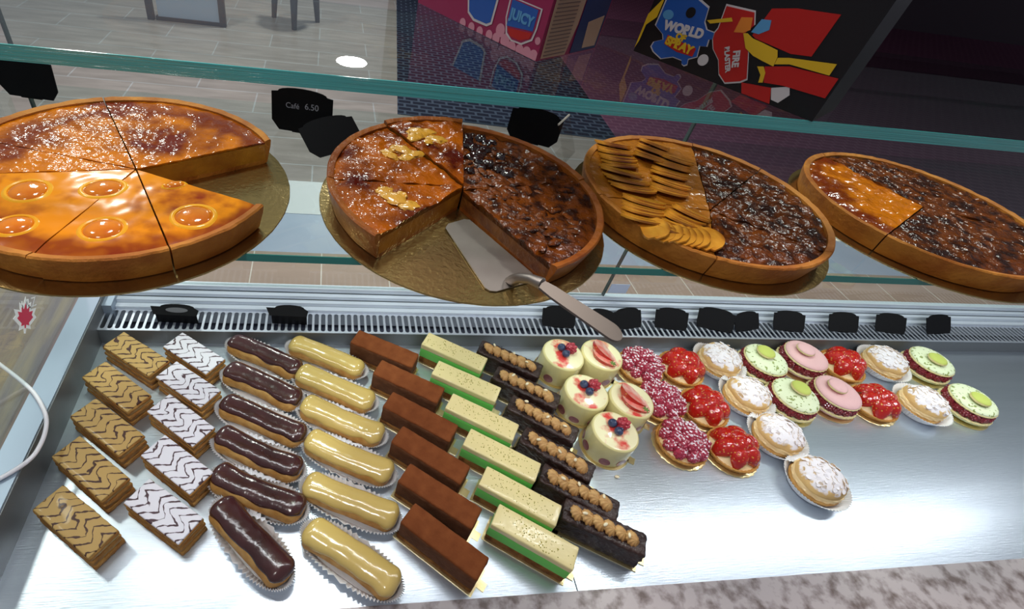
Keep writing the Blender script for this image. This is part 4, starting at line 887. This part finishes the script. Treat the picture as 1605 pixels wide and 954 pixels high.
for k, (x, y, t, l) in enumerate([(.430, .563, 'berry', 'back left mousse cake with a raspberry and two blueberries, by the grille'), (.5045, .563, 'straw', 'back mousse cake topped with a strawberry, below the server handle'), (.443, .481, 'berry', 'middle mousse cake with blueberries and a raspberry'),
                                  (.518, .4645, 'straw', 'mousse cake topped with a strawberry, beside the second raspberry tartlet'), (.463, .405, 'berry', 'front mousse cake with a raspberry and two blueberries, nearest the open tray')]): verrine(x, y, t, l, k + 90)
# ---- tartlets
def tartlet_base(o, scal=True):
    n = 72
    MB().lathe([(0, 0), (.0445, 0), (.0455, .0006), (.0445, .0012), (0, .0012)], n, rf=lambda a, r, z: (r * (1 + (.018 * math.cos(24 * a) if r > .04 else 0)), z)).build('gold_card', M['goldb'], o)
    MB().lathe([(0, .0013), (.036, .0013), (.0425, .0095), (.0430, .0125), (.0415, .0135), (.0395, .0125), (.037, .010), (0, .010)], n, rf=lambda a, r, z: (r + (.0006 * math.cos(36 * a) if r > .035 else 0), z)).build('pastry_shell', M['shell'], o, ang=1.2)
    MB().lathe([(.0385, .0105), (.034, .0150), (.022, .020), (0, .022)], 32).build('cream', M['tcream'], o)
def rasp_tart(x, y, label, sd):
    random.seed(sd); o = thing('raspberry_tartlet', label, 'raspberry tartlet', (x, y, .0002), R(rnd(0, 360)), 'sugar dusted raspberry tartlets'); tartlet_base(o)
    for n, rr_, z in ((10, .0310, .0210), (8, .0190, .0300), (3, .0078, .0380)):
        for j in range(n):
            a = 2 * PI * (j + rnd(-.12, .12)) / n + rr_ * 40; put(rb, o, (rr_ * math.cos(a), rr_ * math.sin(a), z + rnd(-.001, .001)), (rnd(-.5, .5), rnd(-.5, .5), rnd(0, 6)), rnd(1.25, 1.42), 'raspberry')
def straw_tart(x, y, label, sd):
    random.seed(sd); o = thing('strawberry_tartlet', label, 'strawberry tartlet', (x, y, .0002), R(rnd(0, 360)), 'glazed strawberry tartlets'); tartlet_base(o)
    MB().lathe([(.024, .018), (.020, .028), (.008, .038), (0, .039)], 20, rf=lambda a, r, z: (r * (1 + .2 * math.cos(5 * a)), z)).build('cream_peak', M['tcream'], o)
    for n, rr_, z, tl, s0 in ((6, .0235, .0245, .80, 1.55), (3, .0085, .0355, .45, 1.35)):
        for j in range(n):
            a = 2 * PI * j / n + rr_ * 30
            rot = (Matrix.Rotation(a, 3, 'Z') @ Matrix.Rotation(tl, 3, 'Y') @ Matrix.Rotation(rnd(-.25, .25), 3, 'X')).to_euler()
            q = put(sh_, o, (rr_ * math.cos(a), rr_ * math.sin(a), z), rot, s0 * rnd(.95, 1.08), 'strawberry_half'); put(sh_.children[0], q, (0, 0, 0))
fl_ = None
def puff(x, y, label, sd):
    random.seed(sd); o = thing('cream_puff', label, 'cream puff', (x, y, .0002), R(rnd(-20, 20)), 'sugared cream puffs in paper cases')
    n = 120; rows = []
    for (r, z, pl) in ((.004, .0004, 0), (.034, .0004, 0), (.036, .001, 0), (.0445, .012, .0007), (.0500, .019, .0011)):
        rows.append([((r + (pl if i % 2 else -pl)) * math.cos(2 * PI * i / n), (r + (pl if i % 2 else -pl)) * math.sin(2 * PI * i / n), z) for i in range(n)])
    MB().grid(rows, cv=True).build('paper_case', M['paper'], o, smooth=False, solid=.0003)
    def wob(am, sc): return lambda a, r, z: (r * (1 + am * noise.noise(Vector((math.cos(a) * sc, math.sin(a) * sc, z * 60 + sd)))), z + .0012 * noise.noise(Vector((math.cos(a) * 3 * (r * 40), math.sin(a) * 3 * (r * 40), sd))))
    MB().lathe([(0, .001), (.030, .001), (.037, .006), (.039, .011), (.037, .015), (0, .016)], 40, rf=wob(.05, 2)).build('choux_bottom', M['choux'], o)
    MB().lathe([(.030, .0145), (.0370, .0150), (.0385, .018), (.0365, .0205), (.0385, .0215), (.0375, .0245), (.030, .026)], 64, rf=lambda a, r, z: (r * (1 + .02 * math.cos(16 * a + z * 900)), z)).build('cream_ring', M['tcream'], o)
    MB().lathe([(.030, .0245), (.0375, .0250), (.0375, .0280), (.034, .034), (.027, .0395), (.017, .0430), (.006, .0445), (0, .0447)], 48, rf=wob(.09, 2.4)).build('choux_lid', M['chouxs'], o)
    mb = MB()
    for i in range(75):
        a = rnd(0, 2 * PI); r = .034 * math.sqrt(random.random()); z = .0275 + .0175 * math.sqrt(max(0, 1 - (r / .0385) ** 2)); s = rnd(.003, .0062)
        tlt = Matrix.Rotation(a, 4, 'Z') @ Matrix.Rotation((r / .038) * .95 + rnd(-.5, .5), 4, 'Y') @ Matrix.Rotation(rnd(0, 6), 4, 'Z')
        mb.T = Matrix.Translation((r * math.cos(a), r * math.sin(a), z)) @ tlt
        mb.prism([(s * math.cos(t) * (1 if k % 2 else .85), s * .62 * math.sin(t)) for k, t in enumerate([2 * PI * q / 9 for q in range(9)])], -.0003, .0003)
    f_ = mb.build('almond_flakes', M['flake'], o, smooth=False, merge=False); f_['kind'] = 'stuff'
def mac_shell(o, r, z, h, m, foot=True, flip=False, name='macaron_shell', tilt=0):
    mb = MB(); sg = -1 if flip else 1
    mb.lathe([(0, 0), (r * .97, 0), (r, sg * h * .28), (r * .97, sg * h * .5), (r * .85, sg * h * .78), (r * .6, sg * h * .95), (0, sg * h)], 44)
    q = mb.build(name, m, o, ang=1.2); q.location = (0, 0, z)
    f_ = MB().lathe([(r * .94, sg * -.0016), (r * 1.02, sg * -.0008), (r * 1.03, sg * .0010), (r * .99, sg * .0022)], 60, rf=lambda a, rr_, zz: (rr_ * (1 + .015 * math.cos(29 * a)), zz)).build('ruffled_foot', M['foot'], q)
    return q
def mac_cake(x, y, label, sd, pink=False):
    random.seed(sd); o = thing('macaron_cake', label, 'macaron cake', (x, y, .0002), R(rnd(0, 360)), 'raspberry macaron cakes')
    MB().lathe([(0, 0), (.0475, 0), (.0475, .0012), (0, .0012)], 48).build('gold_card', M['goldb'], o, smooth=False)
    mt_ = M['pinkmac'] if pink else M['mac']; tp = M['pinkmac'] if pink else M['macspeck']
    mac_shell(o, .0445, .0125, .0100, mt_, flip=True)
    MB().lathe([(0, .012), (.034, .012), (.034, .027), (0, .027)], 32).build('cream', M['tcream'], o)
    for j in range(16):
        a = 2 * PI * j / 16; put(rbd, o, (.0345 * math.cos(a), .0345 * math.sin(a), .0205), (rnd(-.6, .6), rnd(-.6, .6), a), 1.15, 'raspberry')
    mac_shell(o, .0395, .0300, .0095, tp)
    c = MB().lathe([(.010, .038), (.0085, .0425), (.010, .045)], 24).build('cream_dot', M['vmousse'], o); c.location = (.004, .008, 0)
    q = mac_shell(o, .0165, .0450, .0055, M['pinkmac'] if pink else M['mac2'], name='small_macaron'); q.location = (.004, .008, .0445)
rasp_tart(.598, .565, 'raspberry tartlet dusted with sugar at the back, below the grille', 1)
rasp_tart(.599, .484, 'second sugared raspberry tartlet, between the mousse cake and strawberries', 2)
rasp_tart(.598, .403, 'front sugared raspberry tartlet nearest the open tray', 3)
straw_tart(.682, .562, 'back glazed strawberry tartlet near the grille', 1)
straw_tart(.679, .472, 'middle glazed strawberry tartlet of its column', 2)
straw_tart(.684, .388, 'front glazed strawberry tartlet beside the open tray', 3)
puff(.769, .575, 'sugared cream puff at the back, below the grille', 1)
puff(.775, .492, 'second sugared cream puff from the grille', 2)
puff(.781, .409, 'third sugared cream puff from the grille', 3)
puff(.795, .325, 'front sugared cream puff, lowest of its column', 4)
mac_cake(.858, .567, 'pale pistachio macaron cake at the back with a small green macaron on top', 1)
mac_cake(.862, .482, 'pistachio macaron cake in front of the back one', 2)
mac_cake(.958, .578, 'pink macaron cake at the back, right of the pistachio ones', 3, True)
# the same rows go on beyond the right end of the view
mac_cake(.958, .488, 'pink macaron cake second from the grille', 4, True)
straw_tart(1.052, .570, 'strawberry tartlet at the back right, past the pink macaron cakes', 7)
straw_tart(1.045, .478, 'strawberry tartlet in the far right group, second from the grille', 8)
puff(1.150, .572, 'cream puff at the back of the far right group', 9)
puff(1.145, .470, 'cream puff second from the grille in the far right group', 10)
mac_cake(1.252, .566, 'pistachio macaron cake at the back of the far right group', 11)
mac_cake(1.250, .468, 'pistachio macaron cake at the front of the far right group', 12)
for s_ in (rb, rbb, rbd, blu):
    bpy.data.objects.remove(s_)
for c in list(sh_.children): bpy.data.objects.remove(c)
bpy.data.objects.remove(sh_)
